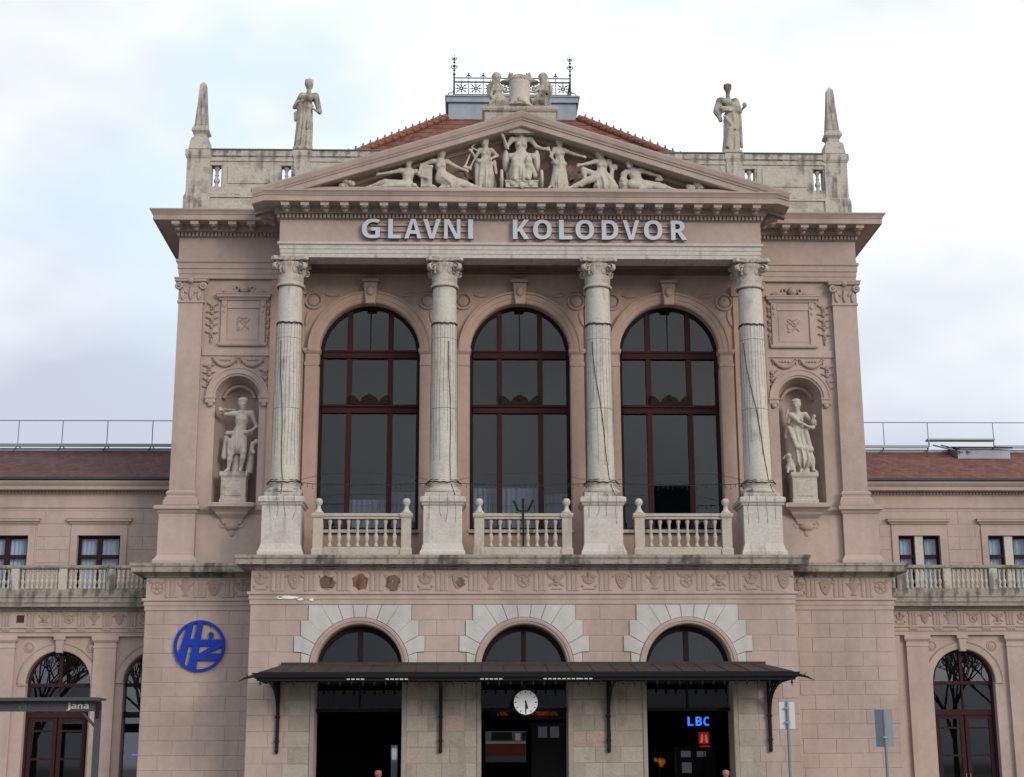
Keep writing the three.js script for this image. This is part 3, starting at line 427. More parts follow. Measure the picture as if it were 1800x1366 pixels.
// --- arch surrounds and fan windows
const ringPts = (c, r, a0, a1, n = 4) => { const o = []; for (let i = 0; i <= n; i++) { const a = (a0 + (a1 - a0) * i / n) * rad; o.push([c + r * Math.cos(a), 4.48 + r * Math.sin(a)]); } return o; };
for (const c of bays) {
  const sur = part(pav, 'arch_surround', archSweep(c, 4.48, 1.3, [[0, -0.4], [0, 0.0], [0.03, 0.045], [0.09, 0.06], [0.1, 0.085], [0.17, 0.09], [0.2, 0.06], [0.2, -0.02]], 0, Math.PI, 40), M.trim, 'moulded grey-brown arch over the entrance');
  const st = [[0, 14, [[1.75, 0.45], [1.75, 0]]], [14, 28, [[1.78, 0.95], [1.97, 0.95], [1.97, 0.47], [1.75, 0.46]]], [28, 42.3, [[1.56, 1.42], [1.78, 1.42], [1.78, 0.95]]], [42.3, 57.6, [[1.2, 1.89], [1.56, 1.89], [1.56, 1.42]]], [57.6, 70.5, [[0.67, 1.89], [1.2, 1.89]]], [70.5, 83.4, [[0.22, 1.89], [0.67, 1.89]]], [83.4, 96.6, [[-0.22, 1.89], [0.22, 1.89]]]];
  st.forEach(([a0, a1, outer], k) => (k < 6 ? [1, -1] : [1]).forEach((q) => {
    const pts = [...ringPts(0, 1.505, a0, a1), ...outer.map(([x, y]) => [x, 4.48 + y])], cx = pts.reduce((t, p) => t + p[0], 0) / pts.length, cy = pts.reduce((t, p) => t + p[1], 0) / pts.length;
    const shr = pts.map(([x, y]) => [c + q * (x + Math.sign(cx - x) * Math.min(0.007, Math.abs(cx - x))), y + Math.sign(cy - y) * 0.006]); if (q < 0) shr.reverse();
    part(sur, 'voussoir', ext(shr, -0.03, 0.045 + (R() - 0.5) * 0.008, 0.012), M.white);
  }));
  const win = grp(pav, 'fan_window');
  part(win, 'frame', [archSweep(c, 4.4, 1.3, [[-0.1, -0.56], [-0.1, -0.44], [0.02, -0.44], [0.02, -0.56], [-0.1, -0.56]], 0, Math.PI, 36, false), box(c - 1.3, c + 1.3, 4.28, 4.42, -0.58, -0.43)], M.wood);
  part(win, 'mullion', box(c - 0.075, c + 0.075, 4.42, 5.62, -0.57, -0.42), M.wood);
  both((q) => { const s = new THREE.Shape(); s.moveTo(c, 4.42); s.lineTo(c + q * 1.24, 4.42); s.absarc(c, 4.42, 1.24, q > 0 ? 0 : Math.PI, Math.PI / 2, q < 0); s.closePath(); const g = new THREE.ShapeGeometry(s, 20); g.translate(0, 0, -0.5); part(win, 'pane', g, M.glass); });
  part(win, 'door_transom', box(c - 1.3, c + 1.3, 3.2, 3.3, -0.62, -0.5), M.wood); both((q) => part(win, 'door_transom_pane', new THREE.PlaneGeometry(1.26, 0.8).translate(c + q * 0.65, 3.7, -0.55), M.dimGlass)); part(win, 'door_mullion', box(c - 0.03, c + 0.03, 3.3, 4.1, -0.6, -0.5), M.wood);
  part(win, 'back_panel', box(c - 1.3, c + 1.3, 4.1, 4.279, -0.7, -0.5), M.pitch);
}
// --- lower entablature: architrave, frieze with triglyphs and reliefs, cornice slab
part(pav, 'architrave', sweep(lowPath, profArch), M.pink);
const lowFrieze = part(pav, 'frieze', sweep(lowPath, [[-0.3, 6.765], [0, 6.765], [0, 7.43], [-0.3, 7.43]]), M.pink);
part(pav, 'cornice_slab', sweep(lowPath, [[-0.25, 7.43], [0.06, 7.43], [0.07, 7.47], [0.15, 7.5], [0.15, 7.54], [0.42, 7.56], [0.42, 7.73], [0.46, 7.745], [0.46, 7.84], [-0.4, 7.84]]), M.slab, 'weathered stone slab of the balcony');
part(pav, 'balcony_floor', [box(-8.2, 8.2, 7.45, 7.825, -2.65, -0.2), box(-11.8, -8.201, 7.45, 7.825, -2.65, -2.0), box(8.201, 11.8, 7.45, 7.825, -2.65, -2.0)], M.slab);
const triGeo = (() => { const a = [box(-0.2, 0.2, 6.79, 7.41, -0.02, 0.022), box(-0.22, 0.22, 7.33, 7.415, 0.0, 0.05), box(-0.2, 0.2, 6.62, 6.685, 0.02, 0.075)]; for (let k = -1; k <= 1; k++) a.push(block(k * 0.135 - 0.05, k * 0.135 + 0.05, 6.79, 7.33, 0.0, 0.05, 0.02)); for (let k = 0; k < 5; k++) a.push(box(-0.17 + k * 0.08, -0.13 + k * 0.08, 6.56, 6.62, 0.03, 0.075)); return join(a); })();
const leaf = (w, h, t) => { const s = new THREE.Shape(); s.moveTo(0, 0); s.bezierCurveTo(w, h * 0.2, w * 0.9, h * 0.7, 0, h); s.bezierCurveTo(-w * 0.9, h * 0.7, -w, h * 0.2, 0, 0); const g = ext(s, 0, t, t * 0.4, 8); return g; };
const turned = (g, rz, x, y, z = 0) => { const h = g.clone(); h.rotateZ(rz); h.translate(x, y, z); return h; };
const motifs = [
  () => { const a = [turned(leaf(0.09, 0.3, 0.05), 0, 0, -0.12)]; both((q) => { a.push(turned(leaf(0.08, 0.26, 0.04), -q * 0.7, q * 0.03, -0.1), turned(leaf(0.07, 0.2, 0.04), -q * 1.5, q * 0.05, 0.12), ball(q * 0.2, -0.16, 0.01, 0.05, 0.05, 0.04, 8, 6)); }); a.push(box(-0.18, 0.18, -0.27, -0.235, 0, 0.04), ball(0, 0.2, 0.02, 0.07, 0.07, 0.06, 8, 6)); return a; },
  () => { const s = new THREE.Shape(); s.moveTo(-0.19, 0.2); s.quadraticCurveTo(0, 0.26, 0.19, 0.2); s.bezierCurveTo(0.2, -0.02, 0.12, -0.2, 0, -0.26); s.bezierCurveTo(-0.12, -0.2, -0.2, -0.02, -0.19, 0.2); const a = [ext(s, 0, 0.05, 0.02, 10), new THREE.TorusGeometry(0.1, 0.02, 6, 18).translate(0, 0.02, 0.05), ball(0, 0.02, 0.05, 0.05, 0.05, 0.04, 8, 6)]; both((q) => a.push(turned(leaf(0.05, 0.18, 0.05), -q * 2.1, q * 0.18, 0.18))); return a; },
  () => { const a = [lathe([[0.001, -0.26], [0.1, -0.26], [0.1, -0.22], [0.04, -0.18], [0.14, -0.02], [0.16, 0.1], [0.11, 0.16], [0.14, 0.22], [0.001, 0.22]], 12)]; a[0].scale(1, 1, 0.4); both((q) => a.push(turned(leaf(0.05, 0.22, 0.04), -q * 0.8, q * 0.1, 0.02), ball(q * 0.05, 0.26, 0.02, 0.06, 0.05, 0.04, 8, 6))); return a; },
  () => { const a = [new THREE.TorusGeometry(0.18, 0.035, 6, 22), ball(0, 0, 0.01, 0.07, 0.07, 0.06, 8, 6)]; for (let i = 0; i < 6; i++) { const t = i / 6 * Math.PI * 2; a.push(rod([0, 0, 0.02], [0.17 * Math.cos(t), 0.17 * Math.sin(t), 0.02], 0.018)); } both((q) => a.push(turned(leaf(0.07, 0.2, 0.04), -q * 1.1, q * 0.13, 0.14))); return a; },
  () => { const a = [ball(0, 0.04, 0, 0.12, 0.15, 0.08, 10, 8), ball(0, -0.1, 0.01, 0.09, 0.07, 0.06, 8, 6), rod([0, 0.02, 0.07], [0, -0.06, 0.1], 0.012, 0.03)]; both((q) => a.push(ball(q * 0.06, 0.05, 0.07, 0.03, 0.02, 0.02, 6, 4), turned(leaf(0.08, 0.28, 0.04), -q * 0.9, q * 0.06, 0.03), turned(leaf(0.06, 0.2, 0.04), -q * 2.2, q * 0.08, -0.06))); a.push(box(-0.16, 0.16, -0.27, -0.23, 0, 0.035)); return a; },
].map((f) => join(f()));
function frieze(parent, xs, tris, yc, zf, k = 1, mats = {}) {
  xs.forEach((x, i) => { if (mats[i] === null) return; const o = new THREE.Mesh(motifs[i % 5], mats[i] || M.relief); o.name = 'metope_relief'; o.position.set(x, yc, zf); o.scale.set(k, k, 0.6); parent.add(o); });
  tris.forEach((x) => { const o = new THREE.Mesh(triGeo, M.pink); o.name = 'triglyph'; o.position.set(x, yc === 7.1 ? 0 : yc - 7.1 * k, zf); o.scale.set(k, k, 0.62); parent.add(o); });
}
{
  const xs = [], ts = []; for (let i = -8; i <= 8; i++) xs.push(i * 1.0); for (let i = -8; i < 8; i++) ts.push(i + 0.5);
  frieze(lowFrieze, xs, ts, 7.1, 0.0, 1, { 3: null });
  both((q) => frieze(lowFrieze, [8.85, 9.72, 10.62, 11.5].map((x) => q * x), [9.28, 10.17, 11.06].map((x) => q * x), 7.1, -1.9));
  // three fields where the plaster has fallen to the brick
  for (const [x, w, h, sd] of [[-6, 0.25, 0.2, 3], [-5, 0.26, 0.26, 8], [-4, 0.2, 0.25, 5], [-1.95, 0.13, 0.14, 9]]) { const r2 = rng(sd), pts = []; for (let i = 0; i < 14; i++) { const a = i / 14 * Math.PI * 2; const k = 0.75 + r2() * 0.45; pts.push([x + 0.02 + Math.cos(a) * w * k, 7.05 + Math.sin(a) * h * k]); } part(lowFrieze, 'bare_brick_patch', ext(pts, -0.02, x === -5 ? 0.012 : 0.05, 0.004), x === -5 ? M.rust : M.brick, 'rusty brown patch of bare brick where plaster fell'); }
  for (const [x, y, w, h, sd] of [[-7.16, 6.6, 0.34, 0.06, 4], [-6.78, 6.53, 0.1, 0.05, 6], [-6.45, 6.52, 0.09, 0.045, 7], [-7.4, 6.58, 0.12, 0.04, 11]]) { const r2 = rng(sd), pts = []; for (let i = 0; i < 16; i++) { const a = i / 16 * Math.PI * 2; const k = 0.6 + r2() * 0.5; pts.push([x + Math.cos(a) * w * k, y + Math.sin(a) * h * k]); } part(lowFrieze, 'bare_plaster_patch', ext(pts, 0.02, 0.062, 0.003), M.chip, 'white scar where the moulding has broken away'); }
}
// --- columns on pedestals
const colX = [-7.47, -2.49, 2.49, 7.47], colZ = -0.74;
const capGeo = (() => {   // capital with corner volutes, y 0..0.98 above the necking
  const a = [lathe([[0.39, 0], [0.43, 0.02], [0.44, 0.06], [0.42, 0.1], [0.385, 0.11], [0.385, 0.42], [0.4, 0.55], [0.44, 0.68], [0.5, 0.78], [0.4, 0.8]], 28)];
  for (let i = 0; i < 8; i++) { const t = (i + 0.5) / 8 * Math.PI * 2, l = leaf(0.11, 0.42, 0.05); l.rotateX(0.12); l.translate(0, 0.42, 0.36); l.rotateY(t); a.push(l); }
  for (let i = 0; i < 4; i++) {
    const t = Math.PI / 4 + i * Math.PI / 2, g = [], sp = [];
    for (let k = 0; k <= 26; k++) { const u = k / 26, an = u * Math.PI * 3.6 - 0.4, r = 0.155 * (1 - u * 0.82); sp.push([Math.sin(an) * r, 0.66 + Math.cos(an) * r, 0]); }
    g.push(tube(sp, 0.035, 40, 6), ball(0, 0.66, 0, 0.045, 0.045, 0.08, 8, 6)); const vol = mergeGeometries(g.map(tidy)); vol.scale(1, 1, 2.4); vol.rotateY(Math.PI / 2); vol.translate(0, 0, 0.56); vol.rotateY(t); a.push(vol);
    const sc = tube([[0, 0.45, 0.4], [0, 0.66, 0.44], [0, 0.8, 0.56]], 0.05, 8, 6); sc.rotateY(t); a.push(sc);
    const fl = ball(0, 0.86, 0.46, 0.08, 0.08, 0.06, 8, 6); fl.rotateY(i * Math.PI / 2); a.push(fl);
  }
  const ab = new THREE.Shape(); for (let i = 0; i < 4; i++) { const c = (i * 90 + 45) * rad, n = (i * 90 + 135) * rad, p = (A, r) => [Math.cos(A) * r, Math.sin(A) * r]; const [x0, y0] = p(c + 0.09, 0.73), [x1, y1] = p(n - 0.09, 0.73), [mx, my] = p(c + Math.PI / 4, 0.4); if (!i) ab.moveTo(...p(c - 0.09, 0.73)); ab.lineTo(x0, y0); ab.quadraticCurveTo(mx, my, x1, y1); }
  const abg = ext(ab, 0, 0.12, 0.02, 10); abg.rotateX(-Math.PI / 2); abg.translate(0, 0.84, 0); a.push(abg);
  return join(a);
})();
const shaftPts = []; for (let i = 0; i <= 14; i++) { const t = i / 14; shaftPts.push([0.432 - 0.047 * t * t - 0.004 * t, 10.34 + t * 6.3]); }
const pedProf = [[0.1, 7.83], [0.1, 8.0], [0.06, 8.06], [0.02, 8.2], [0, 8.26], [0, 9.44], [0.04, 9.47], [0.06, 9.52], [0.11, 9.56], [0.11, 9.68], [0.08, 9.71], [0.0, 9.74]];
const columns = colX.map((x, i) => {
  const c = grp(pav, 'column');
  part(c, 'pedestal', mblock(x - 0.6, x + 0.6, colZ - 0.6, colZ + 0.6, pedProf), M.stone);
  part(c, 'base', [cbox(x, 9.8, colZ, 1.14, 0.14, 1.14), lathe([[0.001, 9.86], [0.55, 9.86], [0.59, 9.9], [0.59, 9.97], [0.55, 10.02], [0.5, 10.04], [0.48, 10.1], [0.5, 10.16], [0.53, 10.2], [0.52, 10.26], [0.46, 10.29], [0.435, 10.34]], 32, x, 0, colZ)], M.soot);
  const drums = [[10.34, 12.6], [12.61, 14.9], [14.91, 16.64]];
  for (const [y0, y1] of drums) { const pts = shaftPts.filter(([, y]) => y > y0 + 0.05 && y < y1 - 0.05), rr = (y) => { const t = (y - 10.34) / 6.3; return 0.432 - 0.047 * t * t - 0.004 * t; }; part(c, 'shaft_drum', lathe([[rr(y0) - 0.008, y0], [rr(y0), y0 + 0.008], ...pts, [rr(y1), y1 - 0.008], [rr(y1) - 0.008, y1]], 40, x, 0, colZ), M.stone); }
  const k = new THREE.Mesh(capGeo, M.soot); k.name = 'capital'; k.position.set(x, 16.63, colZ); k.scale.set(1.07, 1, 1.07); c.add(k);
  return c;
});
// --- balustrades between the pedestals
const balusterGeo = (h, r = 0.075) => lathe([[0.001, 0], [r, 0], [r, h * 0.08], [r * 0.62, h * 0.12], [r * 0.55, h * 0.2], [r * 0.95, h * 0.3], [r, h * 0.38], [r * 0.55, h * 0.5], [r * 0.5, h * 0.56], [r * 0.75, h * 0.6], [r * 0.5, h * 0.66], [r * 0.55, h * 0.8], [r * 0.85, h * 0.88], [r * 0.95, h * 0.92], [r * 0.95, h], [0.001, h]], 12);
const bal1 = join(balusterGeo(0.86));
for (const c of bays) {
  const b = grp(pav, 'balustrade'), z = -0.34;
  part(b, 'base_rail', [box(c - 1.19, c + 1.19, 7.83, 8.12, z - 0.13, z + 0.13), box(c - 1.19, c + 1.19, 8.12, 8.17, z - 0.11, z + 0.11)], M.beige);
  part(b, 'top_rail', sweep(rectPath(c - 1.19, c + 1.19, z - 0.1, z + 0.1), [[0, 9.03], [0.02, 9.04], [0.02, 9.1], [0.06, 9.13], [0.06, 9.19], [0, 9.215]], true), M.beige);
  part(b, 'rail_cap', box(c - 1.19, c + 1.19, 9.2, 9.22, z - 0.11, z + 0.11), M.slab);
  for (let i = 0; i < 8; i++) { const o = new THREE.Mesh(bal1, M.beige); o.name = 'baluster'; o.position.set(c - 1.0 + i * 0.2857, 8.17, z); b.add(o); }
  both((q) => {
    const x = c + q * 1.36, p = part(b, 'post', mblock(x - 0.15, x + 0.15, z - 0.15, z + 0.15, [[0.03, 7.83], [0.03, 8.1], [0, 8.14], [0, 9.06], [0.03, 9.09], [0.05, 9.14], [0.05, 9.2], [0, 9.23]]), M.beige);
    part(p, 'ball_finial', lathe([[0.001, 9.22], [0.15, 9.22], [0.15, 9.26], [0.1, 9.32], [0.06, 9.4], [0.07, 9.44], [0.05, 9.46], [0.1, 9.5], [0.125, 9.57], [0.115, 9.64], [0.07, 9.69], [0.001, 9.71]], 20, x, 0, z), M.stone);
  });
}
{ const o = grp(pav, 'flag_bracket'); for (const [dx, h] of [[-0.3, 9.6], [0.0, 9.66], [0.31, 9.62]]) part(o, 'socket_tube', rod([dx * 0.5, 9.28, -0.16], [dx, h, -0.1], 0.034), M.black); part(o, 'post', [rod([0, 8.2, -0.16], [0, 9.32, -0.16], 0.03), box(-0.17, 0.17, 9.26, 9.3, -0.19, -0.14)], M.black); }
// --- loggia: window wall, arches, ceiling
const Zw = -2.3;
{
  const s = new THREE.Shape([[-8.3, 7.6], [8.3, 7.6], [8.3, 17.9], [-8.3, 17.9]].map((p) => new THREE.Vector2(...p)));
  for (const c of bays) s.holes.push(archPath(c, 9.0, 14.95, 1.66));
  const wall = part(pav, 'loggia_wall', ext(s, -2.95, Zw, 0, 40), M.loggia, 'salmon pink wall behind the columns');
  for (const x of colX) part(wall, 'wall_strip', [box(x - 0.3, x + 0.3, 7.83, 16.9, Zw - 0.02, Zw + 0.09), box(x - 0.36, x + 0.36, 16.9, 17.25, Zw - 0.02, Zw + 0.14)], M.loggia);
  for (const c of bays) {
    const a = grp(pav, 'window_arch');
    part(a, 'archivolt', archSweep(c, 14.97, 1.66, [[0, -2.9], [0, -2.22], [0.05, -2.18], [0.14, -2.17], [0.15, -2.15], [0.3, -2.14], [0.33, -2.1], [0.38, -2.1], [0.38, -2.31]], 0, Math.PI, 44), M.loggia);
    part(a, 'keystone', ext([[c - 0.16, 16.55], [c + 0.16, 16.55], [c + 0.24, 17.3], [c - 0.24, 17.3]], -2.35, -2.0, 0.03), M.loggia);
    part(a, 'keystone_mask', [ball(c, 16.98, -2.0, 0.13, 0.18, 0.1), box(c - 0.28, c + 0.28, 17.3, 17.4, -2.35, -1.94)], M.relief);
    both((q) => {
      const x0 = c + q * 1.68, x1 = c + q * 2.12, [l, r] = q > 0 ? [x0, x1] : [x1, x0];
      part(a, 'jamb', box(l, r, 7.83, 14.45, Zw - 0.01, -2.19), M.loggia);
      part(a, 'impost', mblock(l + 0.01, r - 0.01, Zw - 0.3, -2.2, [[0.0, 14.44], [0.03, 14.46], [0.03, 14.56], [0.0, 14.6], [0, 14.85], [0.04, 14.9], [0.07, 14.95], [0.07, 15.04], [0, 15.05]]), M.loggia);
      part(a, 'medallion', [new THREE.TorusGeometry(0.27, 0.05, 8, 24).translate(c + q * 1.9, 16.72, -2.28), ball(c + q * 1.9, 16.72, -2.3, 0.2, 0.2, 0.09), turned(leaf(0.12, 0.6, 0.06), q * 0.25 + Math.PI, c + q * 2.0, 16.4, -2.31), turned(leaf(0.1, 0.5, 0.06), q * 1.7, c + q * 1.55, 16.95, -2.31)], M.relief);
    });
  }
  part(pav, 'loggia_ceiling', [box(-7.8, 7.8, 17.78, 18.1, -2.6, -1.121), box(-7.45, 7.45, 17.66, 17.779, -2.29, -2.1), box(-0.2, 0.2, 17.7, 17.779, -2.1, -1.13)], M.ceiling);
}
// --- tall arched windows
bays.forEach((c, bi) => {
  const w = grp(pav, 'arched_window'), z = -2.66, y0 = 9.0;
  part(w, 'sill', box(c - 1.72, c + 1.72, 8.9, 9.0, -2.9, -2.16), M.soot);
  part(w, 'frame', [archSweep(c, 14.95, 1.67, [[-0.12, z - 0.06], [-0.12, z + 0.08], [0, z + 0.08], [0, z - 0.06], [-0.12, z - 0.06]], 0, Math.PI, 40, false), box(c - 1.67, c - 1.55, y0, 14.95, z - 0.06, z + 0.08), box(c + 1.55, c + 1.67, y0, 14.95, z - 0.06, z + 0.08), box(c - 1.55, c + 1.55, y0, y0 + 0.12, z - 0.06, z + 0.08)], M.wood);
  part(w, 'transom', [box(c - 1.55, c + 1.55, 14.8, 15.0, z - 0.08, z + 0.14), box(c - 1.55, c + 1.55, 15.0, 15.06, z - 0.08, z + 0.18)], M.woodRed);
  part(w, 'transom', [box(c - 1.55, c + 1.55, 12.93, 13.13, z - 0.08, z + 0.14), box(c - 1.55, c + 1.55, 13.13, 13.2, z - 0.08, z + 0.2)], M.woodRed);
  both((q) => part(w, 'mullion', [box(c + q * 0.68 - 0.085, c + q * 0.68 + 0.085, y0, 12.93, z - 0.08, z + 0.11), box(c + q * 0.68 - 0.085, c + q * 0.68 + 0.085, 13.13, 14.8, z - 0.08, z + 0.11), box(c + q * 0.68 - 0.085, c + q * 0.68 + 0.085, 15.0, 16.4, z - 0.08, z + 0.11)], M.woodRed));
  part(w, 'glazing_bar', box(c - 0.02, c + 0.02, 15.06, 16.52, z - 0.02, z + 0.03), M.wood);
  part(w, 'carved_crest', [ext([[c - 0.66, 13.19], [c - 0.64, 13.52], [c - 0.5, 13.5], [c - 0.3, 13.3], [c - 0.24, 13.44], [c, 13.56], [c + 0.24, 13.44], [c + 0.3, 13.3], [c + 0.5, 13.5], [c + 0.64, 13.52], [c + 0.66, 13.19]], z + 0.1, z + 0.22, 0.02), ball(c, 13.44, z + 0.2, 0.11, 0.12, 0.06)], M.wood);
  const pane = (x0, x1, a, b) => part(w, 'pane', new THREE.PlaneGeometry(x1 - x0, b - a).rotateX((R() - 0.5) * 0.02).rotateY((R() - 0.5) * 0.02).translate((x0 + x1) / 2, (a + b) / 2, z + 0.01), M.glass);
  for (const [x0, x1] of [[c - 1.55, c - 0.765], [c - 0.595, c + 0.595], [c + 0.765, c + 1.55]]) {
    pane(x0, x1, 13.2, 14.8);
    if (bi === 2 && Math.abs(x0 + x1 - 2 * c) < 0.1) { pane(x0, x1, 10.55, 12.93); part(w, 'casement_bar', box(x0, x1, 10.5, 10.56, z - 0.04, z + 0.06), M.wood); } else pane(x0, x1, 9.12, 12.93);
    const s = new THREE.Shape(), r = 1.55, yy = (x) => 14.95 + Math.sqrt(Math.max(0, r * r - (x - c) ** 2)); s.moveTo(x0, 15.0); s.lineTo(x1, 15.0); for (let i = 0; i <= 12; i++) { const x = x1 + (x0 - x1) * i / 12; s.lineTo(x, Math.max(15.0, yy(x))); } s.closePath(); part(w, 'pane', new THREE.ShapeGeometry(s).translate(0, 0, z + 0.01), M.glass);
  }
  const drape = (x0, x1, top, ph) => { const g = new THREE.PlaneGeometry(x1 - x0, top - 9.05, 60, 1); const p = g.attributes.position; for (let i = 0; i < p.count; i++) p.setZ(i, Math.sin(p.getX(i) * 38 + ph) * 0.035 + Math.sin(p.getX(i) * 17 + ph * 2) * 0.02); g.computeVertexNormals(); g.translate((x0 + x1) / 2, (top + 9.05) / 2, -2.95); part(w, 'curtain', g, M.sheer); };
  if (bi === 0) { drape(c + 0.72, c + 1.6, 10.35, 1); drape(c - 0.62, c + 0.64, 10.1, 2); } else if (bi === 1) { drape(c - 1.58, c - 0.7, 10.5, 3); drape(c - 0.66, c + 0.64, 10.5, 4); drape(c + 0.7, c + 1.58, 10.3, 5); }
});
// --- dark rooms behind the openings
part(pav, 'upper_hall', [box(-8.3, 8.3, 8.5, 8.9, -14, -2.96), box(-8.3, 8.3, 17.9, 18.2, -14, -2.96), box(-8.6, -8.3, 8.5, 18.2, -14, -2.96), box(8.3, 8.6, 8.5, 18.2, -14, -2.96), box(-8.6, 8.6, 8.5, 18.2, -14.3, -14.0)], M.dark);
{
  const back = new THREE.Shape([[-8.3, G0], [8.3, G0], [8.3, 7.4], [-8.3, 7.4]].map((p) => new THREE.Vector2(...p))); back.holes.push(rectHole(-0.95, 0.72, 1.75, 3.0));
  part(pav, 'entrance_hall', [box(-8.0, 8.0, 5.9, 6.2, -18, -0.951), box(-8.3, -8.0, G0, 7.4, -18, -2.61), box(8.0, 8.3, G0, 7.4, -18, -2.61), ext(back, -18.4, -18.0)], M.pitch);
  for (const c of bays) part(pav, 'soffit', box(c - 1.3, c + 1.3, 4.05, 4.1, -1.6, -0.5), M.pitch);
}
// --- side bays: niche, carved panel, garlands, corner pilaster
const Zs = -2.38;
const drop = (n, seed) => { const r2 = rng(seed), a = []; let y = 0; for (let i = 0; i < n; i++) { const w = 0.14 - i * 0.012 + r2() * 0.03; a.push(ball(0, y, 0, w * 0.55, 0.1, 0.06, 8, 6)); both((q) => a.push(turned(leaf(0.05, 0.18, 0.04), -q * (1.0 + r2() * 0.7), q * 0.04, y + 0.02))); if (i % 2 === 0) both((q) => a.push(turned(leaf(0.05, 0.2, 0.04), Math.PI - q * 0.6, q * 0.05, y))); y -= 0.24; } a.push(turned(leaf(0.05, 0.22, 0.05), Math.PI, 0, y + 0.1)); return join(a); };
const dropA = drop(5, 3), dropB = drop(4, 8);
both((q) => {
  const x = (v) => q * v, X = (a, b) => q > 0 ? [a, b] : [-b, -a], nx = x(9.3);
  const s = new THREE.Shape([[X(8.301, 11.2)[0], 7.8], [X(8.301, 11.2)[1], 7.8], [X(8.301, 11.2)[1], 17.5], [X(8.301, 11.2)[0], 17.5]].map((p) => new THREE.Vector2(...p))); s.holes.push(archPath(nx, 9.88, 13.4, 0.72));
  part(pav, 'side_wall', [ext(s, -2.75, Zs, 0, 30), box(...X(10.8, 11.3), 7.83, 19.5, -24, -2.76)], M.pink);
  // niche
  const ni = grp(pav, 'niche'), q2 = [], N = 20, rr = 0.72, dz = 0.95;
  const wallp = (a, y) => [nx + rr * Math.cos(a), y, Zs - 0.001 - dz * Math.sin(a)];
  for (let i = 0; i < N; i++) { const a = Math.PI * i / N, b = Math.PI * (i + 1) / N; q2.push(...wallp(a, 9.86), ...wallp(b, 9.86), ...wallp(b, 13.4), ...wallp(a, 9.86), ...wallp(b, 13.4), ...wallp(a, 13.4)); }
  const dome = (u, v) => { const a = Math.PI * u, b = Math.PI / 2 * v, f = 1 + 0.03 * Math.cos(u * Math.PI * 14) * v * (1 - v) * 2; return [nx + rr * Math.cos(a) * Math.cos(b) * f, 13.4 + rr * Math.sin(b) * f, Zs - 0.001 - dz * Math.sin(a) * Math.cos(b)]; };
  for (let i = 0; i < 56; i++) for (let j = 0; j < 10; j++) { const A = dome(i / 56, j / 10), B = dome((i + 1) / 56, j / 10), C = dome((i + 1) / 56, (j + 1) / 10), D = dome(i / 56, (j + 1) / 10); q2.push(...A, ...B, ...C, ...A, ...C, ...D); }
  part(ni, 'recess', soup(q2), M.pink);
  part(ni, 'shell_rim', archSweep(nx, 13.38, 0.45, [[0, Zs - 0.5], [0.02, Zs - 0.42], [0.1, Zs - 0.42], [0.14, Zs - 0.5]], 0.2, Math.PI - 0.2, 28), M.relief);
  part(ni, 'niche_floor', box(nx - 0.74, nx + 0.74, 9.78, 9.88, -3.4, Zs + 0.06), M.trim);
  part(ni, 'archivolt', archSweep(nx, 13.4, 0.72, [[0, Zs - 0.02], [0.01, Zs + 0.05], [0.07, Zs + 0.06], [0.08, Zs + 0.1], [0.22, Zs + 0.11], [0.26, Zs + 0.14], [0.3, Zs + 0.14], [0.3, Zs - 0.01]], 0, Math.PI, 36), M.pink);
  both((k) => part(ni, 'arch_stop', [mblock(nx + k * 0.87 - 0.14, nx + k * 0.87 + 0.14, Zs - 0.02, Zs + 0.1, [[0, 13.2], [0.02, 13.23], [0.02, 13.33], [0.05, 13.37], [0.05, 13.41]])].flat().concat(ball(nx + k * 0.87, 13.17, Zs + 0.05, 0.1, 0.09, 0.07)), M.pink));
  const cor = part(ni, 'corbel', [sweep([[nx - 0.7, Zs], [nx - 0.7, Zs + 0.5], [nx + 0.7, Zs + 0.5], [nx + 0.7, Zs]], [[-0.42, 9.26], [-0.36, 9.28], [-0.34, 9.36], [-0.2, 9.5], [-0.18, 9.56], [-0.08, 9.64], [0.0, 9.68], [0.04, 9.7], [0.04, 9.8], [0, 9.84], [-0.4, 9.84]]), box(nx - 0.3, nx + 0.3, 9.2, 9.3, Zs - 0.01, Zs + 0.14)], M.trim);
  part(cor, 'acanthus_drop', [ball(nx, 9.12, Zs + 0.05, 0.26, 0.16, 0.16), ball(nx, 8.94, Zs + 0.03, 0.13, 0.2, 0.1), ball(nx, 8.78, Zs + 0.02, 0.07, 0.1, 0.06), ...[-1, 1].flatMap((k) => [turned(leaf(0.12, 0.4, 0.12), Math.PI - k * 0.5, nx + k * 0.18, 9.25, Zs), new THREE.TorusGeometry(0.1, 0.04, 6, 14).translate(nx + k * 0.3, 9.18, Zs + 0.06)])], M.relief);
  // carved panel
  const pn = grp(pav, 'relief_panel'), px = x(9.2);
  part(pn, 'panel', [box(px - 0.74, px + 0.74, 15.25, 16.72, Zs - 0.01, Zs + 0.04), box(px - 0.5, px + 0.5, 15.36, 16.42, Zs + 0.039, Zs + 0.055)], M.pink);
  part(pn, 'panel_frame', [...[-1, 1].map((k) => box(px + k * 0.64 - 0.09, px + k * 0.64 + 0.09, 15.26, 16.71, Zs, Zs + 0.09)), box(px - 0.54, px + 0.54, 16.45, 16.7, Zs, Zs + 0.075), ...[-1, 1].flatMap((k) => [ball(px + k * 0.64, 16.55, Zs + 0.09, 0.07, 0.09, 0.04, 8, 6), ball(px + k * 0.64, 16.34, Zs + 0.09, 0.05, 0.07, 0.03, 8, 6)])], M.pink);
  part(pn, 'sill', [sweep([[px - 0.78, Zs], [px - 0.78, Zs + 0.1], [px + 0.78, Zs + 0.1], [px + 0.78, Zs]], [[-0.08, 15.13], [0, 15.15], [0.02, 15.2], [0.02, 15.25], [-0.08, 15.255]])], M.pink);
